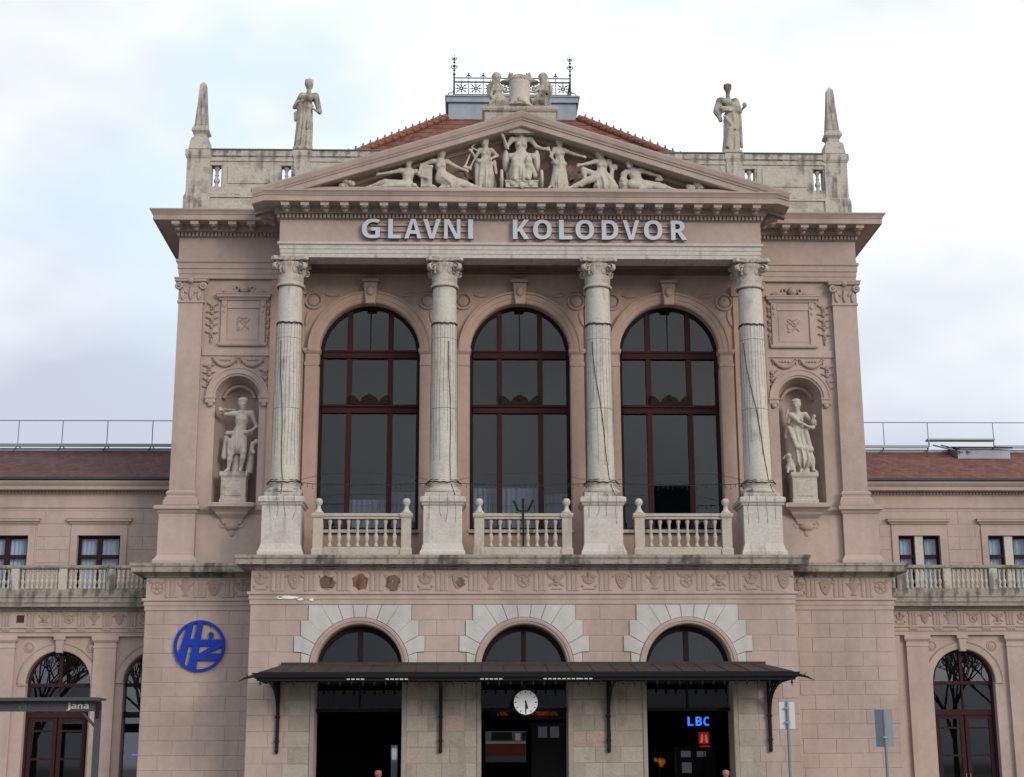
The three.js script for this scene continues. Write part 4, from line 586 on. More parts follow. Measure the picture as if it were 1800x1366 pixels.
  part(pn, 'cornice', sweep([[px - 0.8, Zs], [px - 0.8, Zs + 0.1], [px + 0.8, Zs + 0.1], [px + 0.8, Zs]], [[-0.09, 16.715], [0, 16.72], [0.02, 16.78], [0.09, 16.82], [0.09, 16.9], [0.11, 16.91], [0.11, 16.95], [-0.1, 16.96]]), M.pink);
  part(pn, 'crest', [ball(px, 17.1, Zs + 0.08, 0.16, 0.15, 0.12), rod([px, 17.2, Zs + 0.08], [px, 17.3, Zs + 0.08], 0.06, 0.02), ...[-1, 1].flatMap((k) => [ball(px + k * 0.5, 17.02, Zs + 0.06, 0.22, 0.09, 0.09), ball(px + k * 0.28, 17.02, Zs + 0.05, 0.1, 0.07, 0.07), new THREE.TorusGeometry(0.07, 0.03, 6, 14).translate(px + k * 0.26, 17.14, Zs + 0.05)])], M.relief);
  const mono = [new THREE.TorusGeometry(0.14, 0.025, 6, 20, 4.2).translate(px - 0.06, 15.9, Zs + 0.055), rod([px - 0.2, 16.1, Zs + 0.055], [px + 0.2, 15.72, Zs + 0.055], 0.025), rod([px + 0.22, 16.1, Zs + 0.055], [px - 0.05, 15.7, Zs + 0.055], 0.022), ball(px - 0.16, 15.72, Zs + 0.05, 0.06, 0.06, 0.04, 8, 6), ball(px + 0.14, 15.8, Zs + 0.05, 0.05, 0.07, 0.03, 8, 6), turned(leaf(0.04, 0.2, 0.03), -1.2, px - 0.02, 16.08, Zs + 0.05), turned(leaf(0.04, 0.2, 0.03), 1.2, px + 0.02, 16.08, Zs + 0.05)];
  part(pn, 'monogram', mono, M.relief);
  // band course and swags
  part(pav, 'band_course', box(...X(8.302, 10.52), 14.82, 15.06, Zs - 0.01, Zs + 0.05), M.pink);
  for (const [a, b] of [[8.46, 9.24], [9.36, 10.14]]) {
    const g = [], r2 = rng(Math.round(a * 100)); for (let i = 0; i <= 14; i++) { const t = i / 14, xx = x(a + (b - a) * t), yy = 14.74 - 0.24 * 4 * t * (1 - t), w = 0.045 + 0.05 * 4 * t * (1 - t); g.push(ball(xx + (r2() - 0.5) * 0.02, yy, Zs + 0.04, w, w * 0.9, 0.06, 8, 6)); }
    g.push(turned(leaf(0.05, 0.22, 0.04), Math.PI, x(a), 14.78, Zs), turned(leaf(0.05, 0.22, 0.04), Math.PI, x(b), 14.78, Zs)); for (let i = 0; i < 4; i++) g.push(ball(x(a + (b - a) * (0.3 + i * 0.13)), 14.68, Zs + 0.02, 0.04, 0.04, 0.03, 6, 5)); part(pav, 'swag', g, M.relief);
  }
  for (const [dx, dy, g] of [[10.24, 16.55, dropA], [8.4, 16.55, dropA], [10.26, 14.45, dropB], [8.42, 14.3, dropB]]) { const o = new THREE.Mesh(g, M.relief); o.name = 'carved_drop'; o.position.set(x(dx), dy, Zs + 0.02); pav.add(o); }
  // dado between the pedestals
  part(pav, 'dado', [box(...X(8.302, 10.45), 7.83, 9.52, Zs, Zs + 0.08), sweep(q > 0 ? [[8.302, Zs + 0.08], [10.42, Zs + 0.08]] : [[-10.42, Zs + 0.08], [-8.302, Zs + 0.08]], [[-0.05, 9.52], [0.02, 9.53], [0.06, 9.6], [0.1, 9.63], [0.1, 9.72], [-0.05, 9.76]])], M.pink);
  // corner pilaster
  const pi = grp(pav, 'pilaster');
  part(pi, 'pedestal', mblock(...X(10.46, 11.62), -2.75, -2.1, [[0.12, 7.83], [0.12, 8.0], [0.06, 8.06], [0.02, 8.13], [0, 8.17], [0, 9.5], [0.04, 9.54], [0.07, 9.6], [0.15, 9.64], [0.15, 9.75], [0, 9.79]]), M.pink);
  part(pi, 'base', mblock(...X(10.53, 11.36), -2.7, -2.2, [[0.14, 9.79], [0.14, 9.93], [0.1, 9.96], [0.1, 10.03], [0.05, 10.07], [0.05, 10.12], [0.07, 10.16], [0.07, 10.22], [0.01, 10.27]]), M.pink);
  part(pi, 'shaft', [box(...X(10.54, 11.35), 10.26, 16.6, -2.7, -2.2)], M.pink);
  const cx = x(10.945);
  part(pi, 'capital', [sweep(rectPath(...X(10.54, 11.35), -2.7, -2.2), [[0.0, 16.58], [0.04, 16.6], [0.04, 16.66], [0.01, 16.68], [0.01, 17.1], [0.06, 17.25], [0.02, 17.3]], true), ...mblock(...X(10.54, 11.35), -2.7, -2.2, [[0.1, 17.3], [0.13, 17.32], [0.13, 17.38], [0.15, 17.4], [0.15, 17.45]]), ...[-1, 1].flatMap((k) => [new THREE.TorusGeometry(0.09, 0.045, 8, 18).translate(cx + k * 0.4, 17.16, -2.13), ball(cx + k * 0.4, 17.16, -2.12, 0.05, 0.05, 0.07, 8, 6), turned(leaf(0.1, 0.42, 0.07), -k * 0.1, cx + k * 0.26, 16.68, -2.2), turned(leaf(0.07, 0.3, 0.06), -k * 0.6, cx + k * 0.12, 16.9, -2.2)]), turned(leaf(0.1, 0.5, 0.08), 0, cx, 16.68, -2.2), ball(cx, 17.34, -2.1, 0.1, 0.1, 0.08)], M.pink);
});
// --- main entablature
const upPath = [[-11.42, -24], [-11.42, -2.22], [-7.84, -2.22], [-7.84, -0.38], [7.84, -0.38], [7.84, -2.22], [11.42, -2.22], [11.42, -24]];
const midPath = [[-7.84, -2.25], [-7.84, -0.38], [7.84, -0.38], [7.84, -2.25]];
part(pav, 'architrave', sweep(midPath, [[-0.74, 17.61], [-0.04, 17.61], [-0.04, 17.74], [-0.02, 17.745], [-0.02, 17.88], [0, 17.885], [0, 18.0], [0.06, 18.04], [0.06, 18.11], [-0.74, 18.12]]), M.stone, 'pale stone beam carried by the columns');
part(pav, 'frieze', sweep(midPath, [[-0.5, 18.12], [0, 18.12], [0, 18.88], [-0.5, 18.88]]), M.pink, 'pink band carrying the station name');
both((q) => {
  const p = q > 0 ? [[7.9, -2.22], [11.42, -2.22], [11.42, -24]] : [[-11.42, -24], [-11.42, -2.22], [-7.9, -2.22]];
  part(pav, 'architrave', sweep(p, [[-0.4, 17.46], [-0.03, 17.46], [-0.03, 17.62], [-0.01, 17.62], [-0.01, 17.8], [0.02, 17.8], [0.02, 17.98], [0.07, 18.02], [0.07, 18.1], [-0.4, 18.11]]), M.pink);
  part(pav, 'frieze', sweep(p, [[-0.4, 18.11], [0, 18.11], [0, 18.88], [-0.4, 18.88]]), M.pink);
});
const cornice = part(pav, 'cornice', sweep(upPath, [[-0.5, 18.88], [0.03, 18.88], [0.05, 18.89], [0.05, 19.04], [0.16, 19.05], [0.17, 19.08], [0.17, 19.1], [0.19, 19.1], [0.19, 19.27], [0.72, 19.27], [0.72, 19.25], [0.76, 19.25], [0.76, 19.43], [0.79, 19.44], [0.79, 19.47], [0.8, 19.48], [0.83, 19.53], [0.87, 19.57], [0.87, 19.61], [-1.2, 19.66]]), M.trim, 'deep moulded cornice');
{
  const dent = []; const row = (x0, x1, z, n) => { for (let i = 0; i < n; i++) { const x = x0 + (x1 - x0) * (i + 0.5) / n; dent.push(box(x - 0.036, x + 0.036, 18.9, 19.03, z + 0.04, z + 0.15)); } };
  row(-7.94, 7.94, -0.38, 128); row(-11.5, -8.0, -2.22, 28); row(8.0, 11.5, -2.22, 28);
  part(cornice, 'dentil_band', dent, M.trim).userData.kind = 'stuff';
  const mg = join([sweep([[0, 0.13], [0, 0], [0.5, 0], [0.5, 0.26], [0, 0.26], [0, 0.13]].map(([a, b]) => [b - 0.13, a]), [[0, 19.13], [0, 19.22], [0.03, 19.24], [0.03, 19.27]]), lid(-0.13, 0.13, 0, 0.5, 19.13), ball(0, 19.15, 0.4, 0.11, 0.08, 0.09, 8, 6), ball(0, 19.1, 0.12, 0.11, 0.09, 0.12, 8, 6)]);
  const putM = (x, z, ry) => { const o = new THREE.Mesh(mg, M.trim); o.name = 'modillion'; o.position.set(x, 0, z); o.rotation.y = ry; cornice.add(o); };
  for (let i = -12; i <= 12; i++) putM(i * 0.635, -0.38 + 0.185, 0);
  both((q) => { for (let i = 0; i < 5; i++) putM(q * (8.95 + i * 0.625), -2.22 + 0.185, 0); for (let i = 0; i < 2; i++) putM(q * 8.03, -0.75 - i * 0.62, q * Math.PI / 2); });
}
// --- pediment
const rakeY = (x) => 21.89 - 0.3195 * Math.abs(x);
function rake(prof, xe) {
  const xs = [-xe, 0, xe], rows = xs.map((x) => prof.map(([v, z]) => [x, rakeY(x) + v, z])), q = [];
  for (let i = 0; i < 2; i++) for (let j = 0; j < prof.length - 1; j++) { const A = rows[i][j], B = rows[i + 1][j], C = rows[i + 1][j + 1], D = rows[i][j + 1]; q.push(...A, ...B, ...C, ...A, ...C, ...D); }
  for (const r of [rows[0], rows[2]]) for (const t of THREE.ShapeUtils.triangulateShape(prof.map(([v, z]) => new THREE.Vector2(z, v)), [])) for (const k of t) q.push(...r[k]);
  return soup(q);
}
{
  const p = grp(pav, 'pediment');
  part(p, 'raking_cornice', rake([[-0.1, -0.38], [-0.1, -0.33], [-0.05, -0.3], [-0.04, -0.28], [0.0, -0.28], [0.0, 0.36], [0.02, 0.385], [0.2, 0.385], [0.21, 0.42], [0.24, 0.42], [0.26, 0.43], [0.3, 0.465], [0.36, 0.48], [0.43, 0.5], [0.485, 0.5], [0.46, -0.6], [-0.1, -0.6]], 8.66), M.trim);
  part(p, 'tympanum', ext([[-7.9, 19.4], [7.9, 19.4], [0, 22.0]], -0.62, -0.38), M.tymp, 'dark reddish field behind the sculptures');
  part(p, 'ledge', [box(-7.2, 7.2, 19.6, 19.79, -0.4, 0.22), sweep([[-7.2, 0.22], [7.2, 0.22]], [[0, 19.79], [0.0, 19.79], [0.2, 19.6]])], M.trim);
  part(p, 'gable_roof', ext([[-8.5, 19.5], [8.5, 19.5], [0, 22.22]], -9.5, -0.62), M.zinc);
}
// --- parapets
const bal2 = join(balusterGeo(0.82, 0.1));
both((q) => {
  const X = (a, b) => q > 0 ? [a, b] : [-b, -a], p = grp(pav, 'parapet'), z1 = -2.1, z0 = -2.55;
  part(p, 'base_course', [box(...X(3.5, 11.2), 19.6, 20.26, z0, z1), sweep(q > 0 ? [[3.5, z1], [11.2, z1]] : [[-11.2, z1], [-3.5, z1]], [[-0.02, 20.26], [0.04, 20.28], [0.04, 20.36], [0, 20.4], [-0.44, 20.42]])], M.soot);
  part(p, 'sill_course', box(...X(3.5, 11.2), 20.4, 20.68, z0 + 0.04, z1 - 0.03), M.soot);
  part(p, 'post', mblock(...X(10.5, 11.28), z0 - 0.2, z1 + 0.0, [[0.06, 19.6], [0.06, 20.28], [0.03, 20.36], [0, 20.42], [0, 21.68], [0.03, 21.72], [0.06, 21.78], [0.06, 22.0], [0.0, 22.03]]), M.soot);
  part(p, 'post', mblock(...X(7.12, 7.66), z0 - 0.1, z1 + 0.03, [[0.03, 19.6], [0.03, 20.36], [0, 20.42], [0, 21.68], [0.02, 21.74], [0.05, 21.8], [0.05, 22.0], [0, 22.03]]), M.soot);
  part(p, 'panel', [box(...X(8.16, 10.06), 20.68, 21.58, z0 + 0.05, z1 - 0.03), box(...X(8.34, 9.88), 20.8, 21.46, z1 - 0.031, z1)], M.soot);
  part(p, 'panel', box(...X(3.5, 7.12), 20.68, 21.58, z0 + 0.05, z1 - 0.03), M.soot);
  for (const x of [10.28, 7.92]) { const o = new THREE.Mesh(bal2, M.soot); o.name = 'baluster'; o.position.set(q * x, 20.68, -2.32); o.scale.y = 0.95; p.add(o); both((k) => part(p, 'jamb', box(q * x + k * 0.24 - 0.05 - (k > 0 ? 0.02 : -0.02), q * x + k * 0.24 + 0.05 - (k > 0 ? 0.02 : -0.02), 20.68, 21.46, z0 + 0.06, z1 - 0.06), M.soot)); }
  part(p, 'coping', sweep(q > 0 ? [[3.5, z1], [10.5, z1]] : [[-10.5, z1], [-3.5, z1]], [[-0.42, 21.46], [-0.04, 21.46], [-0.04, 21.58], [0.0, 21.6], [0.0, 21.74], [0.05, 21.78], [0.05, 21.96], [-0.46, 21.98]]), M.soot);
  part(p, 'copper_flashing', box(...X(3.5, 10.5), 21.985, 22.02, z0 - 0.03, z1 + 0.08), M.copper, 'thin green copper sheet on the coping');
});
// --- hipped roof with lantern
{
  const A = [[-11.3, 19.62, -2.62], [11.3, 19.62, -2.62], [11.3, 19.62, -23.5], [-11.3, 19.62, -23.5]], B = [[-2.6, 26.25, -9], [2.6, 26.25, -9], [2.6, 26.25, -17], [-2.6, 26.25, -17]], q = [];
  for (let i = 0; i < 4; i++) { const j = (i + 1) % 4; q.push(...A[i], ...A[j], ...B[j], ...A[i], ...B[j], ...B[i]); }
  q.push(...B[0], ...B[1], ...B[2], ...B[0], ...B[2], ...B[3], ...A[0], ...A[2], ...A[1], ...A[0], ...A[3], ...A[2]);
  const roof = part(pav, 'roof', soup(q), M.tile, 'red tiled hipped roof');
  both((s) => {
    const a = P(s * 11.3, 19.62, -2.62), b = P(s * 2.6, 26.25, -9), n = 34, d = b.clone().sub(a);
    const g = new THREE.CylinderGeometry(0.13, 0.16, d.length() / n * 1.12, 8, 1); g.scale(1, 1, 0.8); g.applyQuaternion(new THREE.Quaternion().setFromUnitVectors(P(0, 1, 0), d.clone().normalize())); const k = rod([0, 0, 0], [0, 0.14, 0.02], 0.05, 0.03, 6); k.translate(0, 0.1, 0.02); const gg = join([g]), gk = join([k]);
    for (let i = 14; i < n; i++) { const o = new THREE.Mesh(gg, M.hipTile); o.name = 'hip_tile'; o.position.copy(a).addScaledVector(d, (i + 0.5) / n).add(P(0, 0.06, 0.03)); roof.add(o); const c = new THREE.Mesh(gk, M.copper); c.name = 'tile_clip'; c.position.copy(a).addScaledVector(d, (i + 0.05) / n).add(P(0, 0.06, 0.03)); roof.add(c); }
  });
  const lan = part(pav, 'roof_lantern', [box(-2.52, 2.52, 26.1, 26.95, -16.9, -9.05), box(-2.6, 2.6, 26.2, 26.3, -16.95, -8.97)], M.zinc, 'grey zinc curb on top of the roof');
  part(lan, 'fascia', sweep(rectPath(-2.55, 2.55, -16.95, -9.0), [[0, 26.93], [0.05, 26.94], [0.05, 27.14], [0.1, 27.16], [0.1, 27.22], [-1, 27.25]], true), M.zinc);
  part(lan, 'deck', box(-2.2, 2.2, 27.2, 27.26, -16.6, -9.35), M.zinc);
  const rl = grp(pav, 'roof_railing'), Zr = -9.25, Yb = 27.3;
  for (const z of [Zr, -16.6]) {
    part(rl, 'rail', [box(-2.3, 2.3, Yb + 0.06, Yb + 0.1, z - 0.02, z + 0.02), box(-2.3, 2.3, Yb + 0.6, Yb + 0.645, z - 0.025, z + 0.025), box(-2.3, 2.3, Yb + 0.78, Yb + 0.81, z - 0.02, z + 0.02)], M.iron);
    for (let i = 0; i <= 8; i++) { const x = -2.3 + i * 0.575; if (i && i < 8) part(rl, 'spike', [rod([x, Yb - 0.06, z], [x, Yb + 1.02, z], 0.02, 0.012, 6), ball(x, Yb + 0.9, z, 0.07, 0.035, 0.03, 8, 6), ball(x, Yb + 0.98, z, 0.028, 0.06, 0.028, 6, 5), rod([x - 0.1, Yb + 0.84, z], [x, Yb + 0.93, z], 0.014), rod([x + 0.1, Yb + 0.84, z], [x, Yb + 0.93, z], 0.014)], M.iron); }
    for (let i = 0; i < 8; i++) { const x = -2.3 + (i + 0.5) * 0.575, y = Yb + 0.35, g = [new THREE.TorusGeometry(0.06, 0.022, 6, 12).translate(x, y, z)]; for (let k = 0; k < 8; k++) { const a = k * Math.PI / 4, L = k % 2 ? 0.3 : 0.24; g.push(rod([x + 0.03 * Math.cos(a), y + 0.03 * Math.sin(a), z], [x + L * Math.cos(a), y + L * 0.86 * Math.sin(a), z], 0.015, 0.012, 6), ball(x + L * 0.62 * Math.cos(a), y + L * 0.55 * Math.sin(a), z, 0.035, 0.035, 0.02, 6, 5)); } g.push(rod([x, Yb + 0.5, z], [x, Yb + 0.74, z], 0.02, 0.008, 6)); part(rl, 'rosette', g, M.iron); }
  }
  both((q) => {
    part(rl, 'rail', [box(q * 2.3 - 0.02, q * 2.3 + 0.02, Yb + 0.06, Yb + 0.1, -16.6, Zr), box(q * 2.3 - 0.02, q * 2.3 + 0.02, Yb + 0.6, Yb + 0.645, -16.6, Zr), box(q * 2.3 - 0.02, q * 2.3 + 0.02, Yb + 0.78, Yb + 0.81, -16.6, Zr)], M.iron);
    const x = q * 2.3; part(rl, 'corner_finial', [rod([x, Yb - 0.1, Zr], [x, Yb + 1.0, Zr], 0.04, 0.03, 8), rod([x, Yb + 1.0, Zr], [x, Yb + 1.82, Zr], 0.022, 0.01, 6), ...[[0.95, 0.06], [1.12, 0.05], [1.3, 0.07], [1.46, 0.05], [1.62, 0.055]].map(([h, r]) => ball(x, Yb + h, Zr, r, r * 0.7, r, 8, 6)), ...[1.24, 1.6].flatMap((h, k) => [-1, 1].map((s) => tube([[x, Yb + h - 0.06, Zr], [x + s * (0.1 - k * 0.03), Yb + h - 0.02, Zr], [x + s * (0.12 - k * 0.03), Yb + h + 0.07, Zr], [x + s * 0.07, Yb + h + 0.06, Zr]], 0.016, 10, 5))), tube([[x, Yb + 0.3, Zr], [x + q * 0.08, Yb + 0.16, Zr], [x + q * 0.2, Yb + 0.14, Zr], [x + q * 0.26, Yb - 0.06, Zr]], 0.018, 12, 5)], M.iron);
  });
}

// ---------------------------------------------------------------- the two wings
function wing(q, o) {
  const w = thing('station_wing', o.label, 'building');
  const lo = q > 0 ? 11.86 : -27, hi = q > 0 ? 27 : -11.86, front = -3.75, fp = q > 0 ? [[11.86, -3.6], [27, -3.6]] : [[-27, -3.6], [-11.86, -3.6]];
  // ground storey with arcade
  const s = new THREE.Shape(); s.moveTo(lo, G0);
  for (const c of o.arches) { const a = Math.max(lo + 0.01, c - 1.03), b = Math.min(hi - 0.01, c + 1.03), y = (x) => 4.24 + Math.sqrt(Math.max(0, 1.03 ** 2 - (x - c) ** 2)); s.lineTo(a, G0); for (let i = 0; i <= 36; i++) { const x = a + (b - a) * (0.5 - 0.5 * Math.cos(i / 36 * Math.PI)); s.lineTo(x, y(x)); } s.lineTo(b, G0); }
  s.lineTo(hi, G0); s.lineTo(hi, 6.6); s.lineTo(lo, 6.6); s.closePath();
  part(w, 'wall', ext(s, -4.25, front), M.pink, 'pink arcaded ground storey wall');
  part(w, 'architrave', sweep(fp, [[-0.3, 5.73], [-0.02, 5.73], [-0.02, 5.86], [0.02, 5.865], [0.02, 5.97], [0.07, 5.99], [0.07, 6.04], [-0.3, 6.04]]), M.pink);
  const fr = part(w, 'frieze', sweep(fp, [[-0.3, 6.04], [0, 6.04], [0, 6.52], [-0.3, 6.52]]), M.pink);
  const xs = [], ts = []; for (let i = 0; i < 8; i++) { const x = o.m0 + q * i * 0.81; if (!(o.vent && Math.abs(x - o.vent) < 0.3)) xs.push(x); ts.push(x + q * 0.405); }
  frieze(fr, xs, ts, 6.28, -3.6, 0.72);
  if (o.vent) part(w, 'vent_grille', [box(o.vent - 0.12, o.vent + 0.12, 6.17, 6.41, -3.61, -3.59), ...[0, 1, 2, 3].map((i) => box(o.vent - 0.12, o.vent + 0.12, 6.19 + i * 0.06, 6.215 + i * 0.06, -3.6, -3.575))], M.canopy, 'small square dark vent');
  part(w, 'cornice_slab', sweep(fp, [[-0.3, 6.52], [0.04, 6.52], [0.08, 6.58], [0.12, 6.6], [0.12, 6.63], [0.36, 6.65], [0.36, 6.76], [0.4, 6.78], [0.4, 6.92], [-1.5, 6.95]]), M.slab);
  for (const c of o.arches) {
    if (c - 1.35 < lo || c + 1.35 > hi) { if (Math.abs(c) < 12) { const cut = (a) => q < 0 ? [Math.acos(clamp((hi - 0.02 - c) / 1.28, -1, 1)), Math.PI] : [0, Math.acos(clamp((lo + 0.02 - c) / 1.28, -1, 1))]; const [a0, a1] = cut(); part(w, 'arch_moulding', archSweep(c, 4.24, 1.03, [[0, front - 0.3], [0, front + 0.03], [0.03, front + 0.05], [0.2, front + 0.06], [0.24, front + 0.09], [0.24, front - 0.01]], a0, a1, 24), M.pink); } }
    else {
      part(w, 'arch_moulding', archSweep(c, 4.24, 1.03, [[0, front - 0.3], [0, front + 0.03], [0.03, front + 0.05], [0.2, front + 0.06], [0.24, front + 0.09], [0.24, front - 0.01]], 0, Math.PI, 36), M.pink);
      part(w, 'keystone', [ext([[c - 0.1, 5.2], [c + 0.1, 5.2], [c + 0.15, 5.73], [c - 0.15, 5.73]], front - 0.02, front + 0.16, 0.02), box(c - 0.18, c + 0.18, 5.62, 5.73, front, front + 0.19)], M.pink);
      both((k) => part(w, 'roundel', [new THREE.TorusGeometry(0.15, 0.025, 6, 20).translate(c + k * 1.0, 5.38, front), ball(c + k * 1.0, 5.38, front, 0.12, 0.12, 0.03)], M.relief));
      both((k) => part(w, 'impost', box(c + k * 1.16 - 0.12, c + k * 1.16 + 0.12, 4.17, 4.24, front - 0.01, front + 0.05), M.pink));
    }
    // glazed door and lunette
    const d = grp(w, 'glazed_door'), z = -4.05, a = Math.max(lo, c - 1.03), b = Math.min(hi, c + 1.03);
    if (a > lo && b < hi) {
      part(d, 'frame', [archSweep(c, 4.24, 1.04, [[-0.08, z - 0.04], [-0.08, z + 0.05], [0, z + 0.05], [0, z - 0.04], [-0.08, z - 0.04]], 0, Math.PI, 30, false), box(c - 1.04, c - 0.95, G0, 4.24, z - 0.04, z + 0.05), box(c + 0.95, c + 1.04, G0, 4.24, z - 0.04, z + 0.05)], M.woodRed);
      part(d, 'transom', box(c - 0.95, c + 0.95, 4.14, 4.25, z - 0.05, z + 0.09), M.woodRed);
      part(d, 'transom', box(c - 0.95, c + 0.95, 3.16, 3.34, z - 0.05, z + 0.07), M.woodRed);
      part(d, 'mullion', [box(c - 0.05, c + 0.05, 4.25, 5.24, z - 0.05, z + 0.07), box(c - 0.025, c + 0.025, 3.34, 4.14, z - 0.03, z + 0.05)], M.woodRed);
      both((k) => {
        const sh = new THREE.Shape(); sh.moveTo(c, 4.24); sh.lineTo(c + k * 0.98, 4.24); sh.absarc(c, 4.24, 0.98, k > 0 ? 0 : Math.PI, Math.PI / 2, k < 0); sh.closePath(); part(d, 'pane', new THREE.ShapeGeometry(sh, 20).translate(0, 0, z), M.mirrorGlass);
        const [l, r] = k > 0 ? [c, c + 0.95] : [c - 0.95, c]; part(d, 'pane', new THREE.PlaneGeometry(r - l, 0.8).translate((l + r) / 2, 3.74, z), M.glass);
        const leafD = part(d, 'door_leaf', [box(l + 0.02, l + 0.15, G0 + 0.02, 3.16, z - 0.03, z + 0.04), box(r - 0.15, r - 0.02, G0 + 0.02, 3.16, z - 0.03, z + 0.04), ...[[3.04, 3.16], [2.72, 2.78], [1.84, 1.9], [0.9, 1.0], [G0 + 0.02, 0.3]].map(([u, v]) => box(l + 0.15, r - 0.15, u, v, z - 0.03, z + 0.04)), box(l + 0.15, r - 0.15, 0.3, 0.9, z - 0.015, z + 0.015)], M.woodRed);
        part(leafD, 'pane', new THREE.PlaneGeometry(r - l - 0.3, 2.1).translate((l + r) / 2, 2.0, z), M.glass); part(leafD, 'handle', rod([c + k * 0.07, 1.1, z + 0.06], [c + k * 0.07, 1.3, z + 0.06], 0.015), M.steel);
      });
    } else { const l = a, r = b; part(d, 'transom', [box(l, r, 4.14, 4.25, z - 0.05, z + 0.09), box(l, r, 3.16, 3.34, z - 0.05, z + 0.07)], M.wood); const pts = [[l, G0], [r, G0]], n = 20; for (let i = 0; i <= n; i++) { const x = r + (l - r) * i / n; pts.push([x, 4.24 + Math.sqrt(Math.max(0, 1.03 ** 2 - (x - c) ** 2))]); } part(d, 'pane', new THREE.ShapeGeometry(shapeOf(pts)).translate(0, 0, z), M.mirrorGlass); }
  }
  for (const x of o.pil) part(w, 'pilaster', [box(x - 0.36, x + 0.36, G0, 5.42, front - 0.01, -3.62), ...mblock(x - 0.36, x + 0.36, front - 0.01, -3.62, [[0.02, 5.36], [0.02, 5.4], [0, 5.43], [0, 5.52], [0.03, 5.55], [0.07, 5.6], [0.07, 5.7], [0.06, 5.725]])], M.pink);
  if (q > 0) part(w, 'pilaster', box(11.87, 12.5, G0, 5.725, front - 0.01, -3.66), M.pink);
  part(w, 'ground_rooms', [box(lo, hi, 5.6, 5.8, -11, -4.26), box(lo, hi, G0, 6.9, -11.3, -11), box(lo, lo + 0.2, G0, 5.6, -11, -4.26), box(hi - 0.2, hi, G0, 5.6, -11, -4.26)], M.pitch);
  // balcony balustrade
  const b = grp(w, 'balustrade'), bz = -3.34, bg = join(balusterGeo(0.66, 0.068)), P0 = q > 0 ? 12.55 : -13.29, X0 = q > 0 ? 11.87 : -19.5, X1 = q > 0 ? 19.5 : -11.87;
  part(b, 'plinth_course', [box(X0, X1, 6.94, 7.2, bz - 0.13, bz + 0.13), box(X0, X1, 7.2, 7.23, bz - 0.1, bz + 0.1)], M.slab);
  part(b, 'top_rail', sweep(rectPath(X0, X1, bz - 0.1, bz + 0.1), [[0, 7.87], [0.03, 7.88], [0.05, 7.92], [0.05, 7.985], [-0.1, 7.99]], true), M.slab);
  for (let i = -1; i < 5; i++) {
    const x = P0 + q * i * 1.54; if (Math.abs(x) > 12.0) part(b, 'post', box(x - 0.13, x + 0.13, 7.2, 7.875, bz - 0.12, bz + 0.12), M.soot);
    for (let k = 0; k < 8; k++) { const bx = x + q * (0.225 + k * 0.1557); if (Math.abs(bx) < 11.95 || Math.abs(bx) > 19.4) continue; const e = new THREE.Mesh(bg, M.soot); e.name = 'baluster'; e.position.set(bx, 7.22, bz); b.add(e); }
  }
  // upper storey
  const uz = -5.0, us = new THREE.Shape([[lo, 6.9], [hi, 6.9], [hi, 10.9], [lo, 10.9]].map((p) => new THREE.Vector2(...p)));
  for (const c of o.wins) us.holes.push(rectHole(c - 0.72, c + 0.72, 7.25, 9.22));
  const uw = part(w, 'upper_wall', ext(us, -5.5, uz), M.pink);
  for (let r = 0; r < 8; r++) { const y0 = 6.97 + r * 0.44, y1 = Math.min(y0 + 0.44, 10.14); if (y0 > 10.1) break; let x = lo + (r % 2 ? 0.55 : 0); while (x < hi - 0.1) { let x1 = x + 1.1; if (Math.abs(x) < 20.5 || Math.abs(x1) < 20.5) { const segs = [[Math.max(x, lo), Math.min(x1, hi)]]; for (const c of o.wins) if (y0 < 9.62) for (let k = 0; k < segs.length; k++) { const [u, v] = segs[k]; if (v > c - 1.0 && u < c + 1.0) { const out = []; if (u < c - 1.0) out.push([u, c - 1.0]); if (v > c + 1.0) out.push([c + 1.0, v]); segs.splice(k, 1, ...out); k += out.length - 1; } } for (const [u, v] of segs) if (v - u > 0.06) part(uw, 'block', block(u + 0.005, v - 0.005, y0 + 0.005, y1 - 0.005, uz - 0.01, uz + 0.014, 0.006), M.blocks[Math.floor(R() * 4)]); } x = x1; } }
  for (const c of o.wins) {
    const n = grp(w, 'window'), z = -5.2;
    part(n, 'surround', [box(c - 0.94, c - 0.72, 7.0, 9.46, uz - 0.01, uz + 0.05), box(c + 0.72, c + 0.94, 7.0, 9.46, uz - 0.01, uz + 0.05), box(c - 0.72, c + 0.72, 9.22, 9.46, uz - 0.01, uz + 0.05), box(c - 0.94, c + 0.94, 9.461, 9.6, uz - 0.01, uz + 0.03)], M.pink);
    part(n, 'hood', sweep([[c - 1.0, uz], [c - 1.0, uz + 0.08], [c + 1.0, uz + 0.08], [c + 1.0, uz]], [[-0.06, 9.6], [0, 9.61], [0.02, 9.66], [0.08, 9.69], [0.08, 9.76], [0.1, 9.77], [0.1, 9.8], [-0.06, 9.82]]), M.trim);
    part(n, 'frame', [box(c - 0.72, c - 0.64, 7.25, 9.22, z - 0.05, z + 0.05), box(c + 0.64, c + 0.72, 7.25, 9.22, z - 0.05, z + 0.05), box(c - 0.64, c + 0.64, 9.13, 9.22, z - 0.05, z + 0.05), box(c - 0.64, c + 0.64, 7.25, 7.34, z - 0.05, z + 0.05)], M.wood);
    part(n, 'transom', box(c - 0.64, c + 0.64, 8.46, 8.58, z - 0.05, z + 0.07), M.woodRed);
    if (o.paired) { part(n, 'stone_mullion', [box(c - 0.14, c + 0.14, 7.25, 9.22, -5.3, uz - 0.03)], M.stone); both((k) => part(n, 'frame', box(c + k * 0.18 - 0.04, c + k * 0.18 + 0.04, 7.34, 9.13, z - 0.05, z + 0.05), M.wood)); }
    else part(n, 'mullion', box(c - 0.08, c + 0.08, 7.34, 9.13, z - 0.05, z + 0.08), M.woodRed);
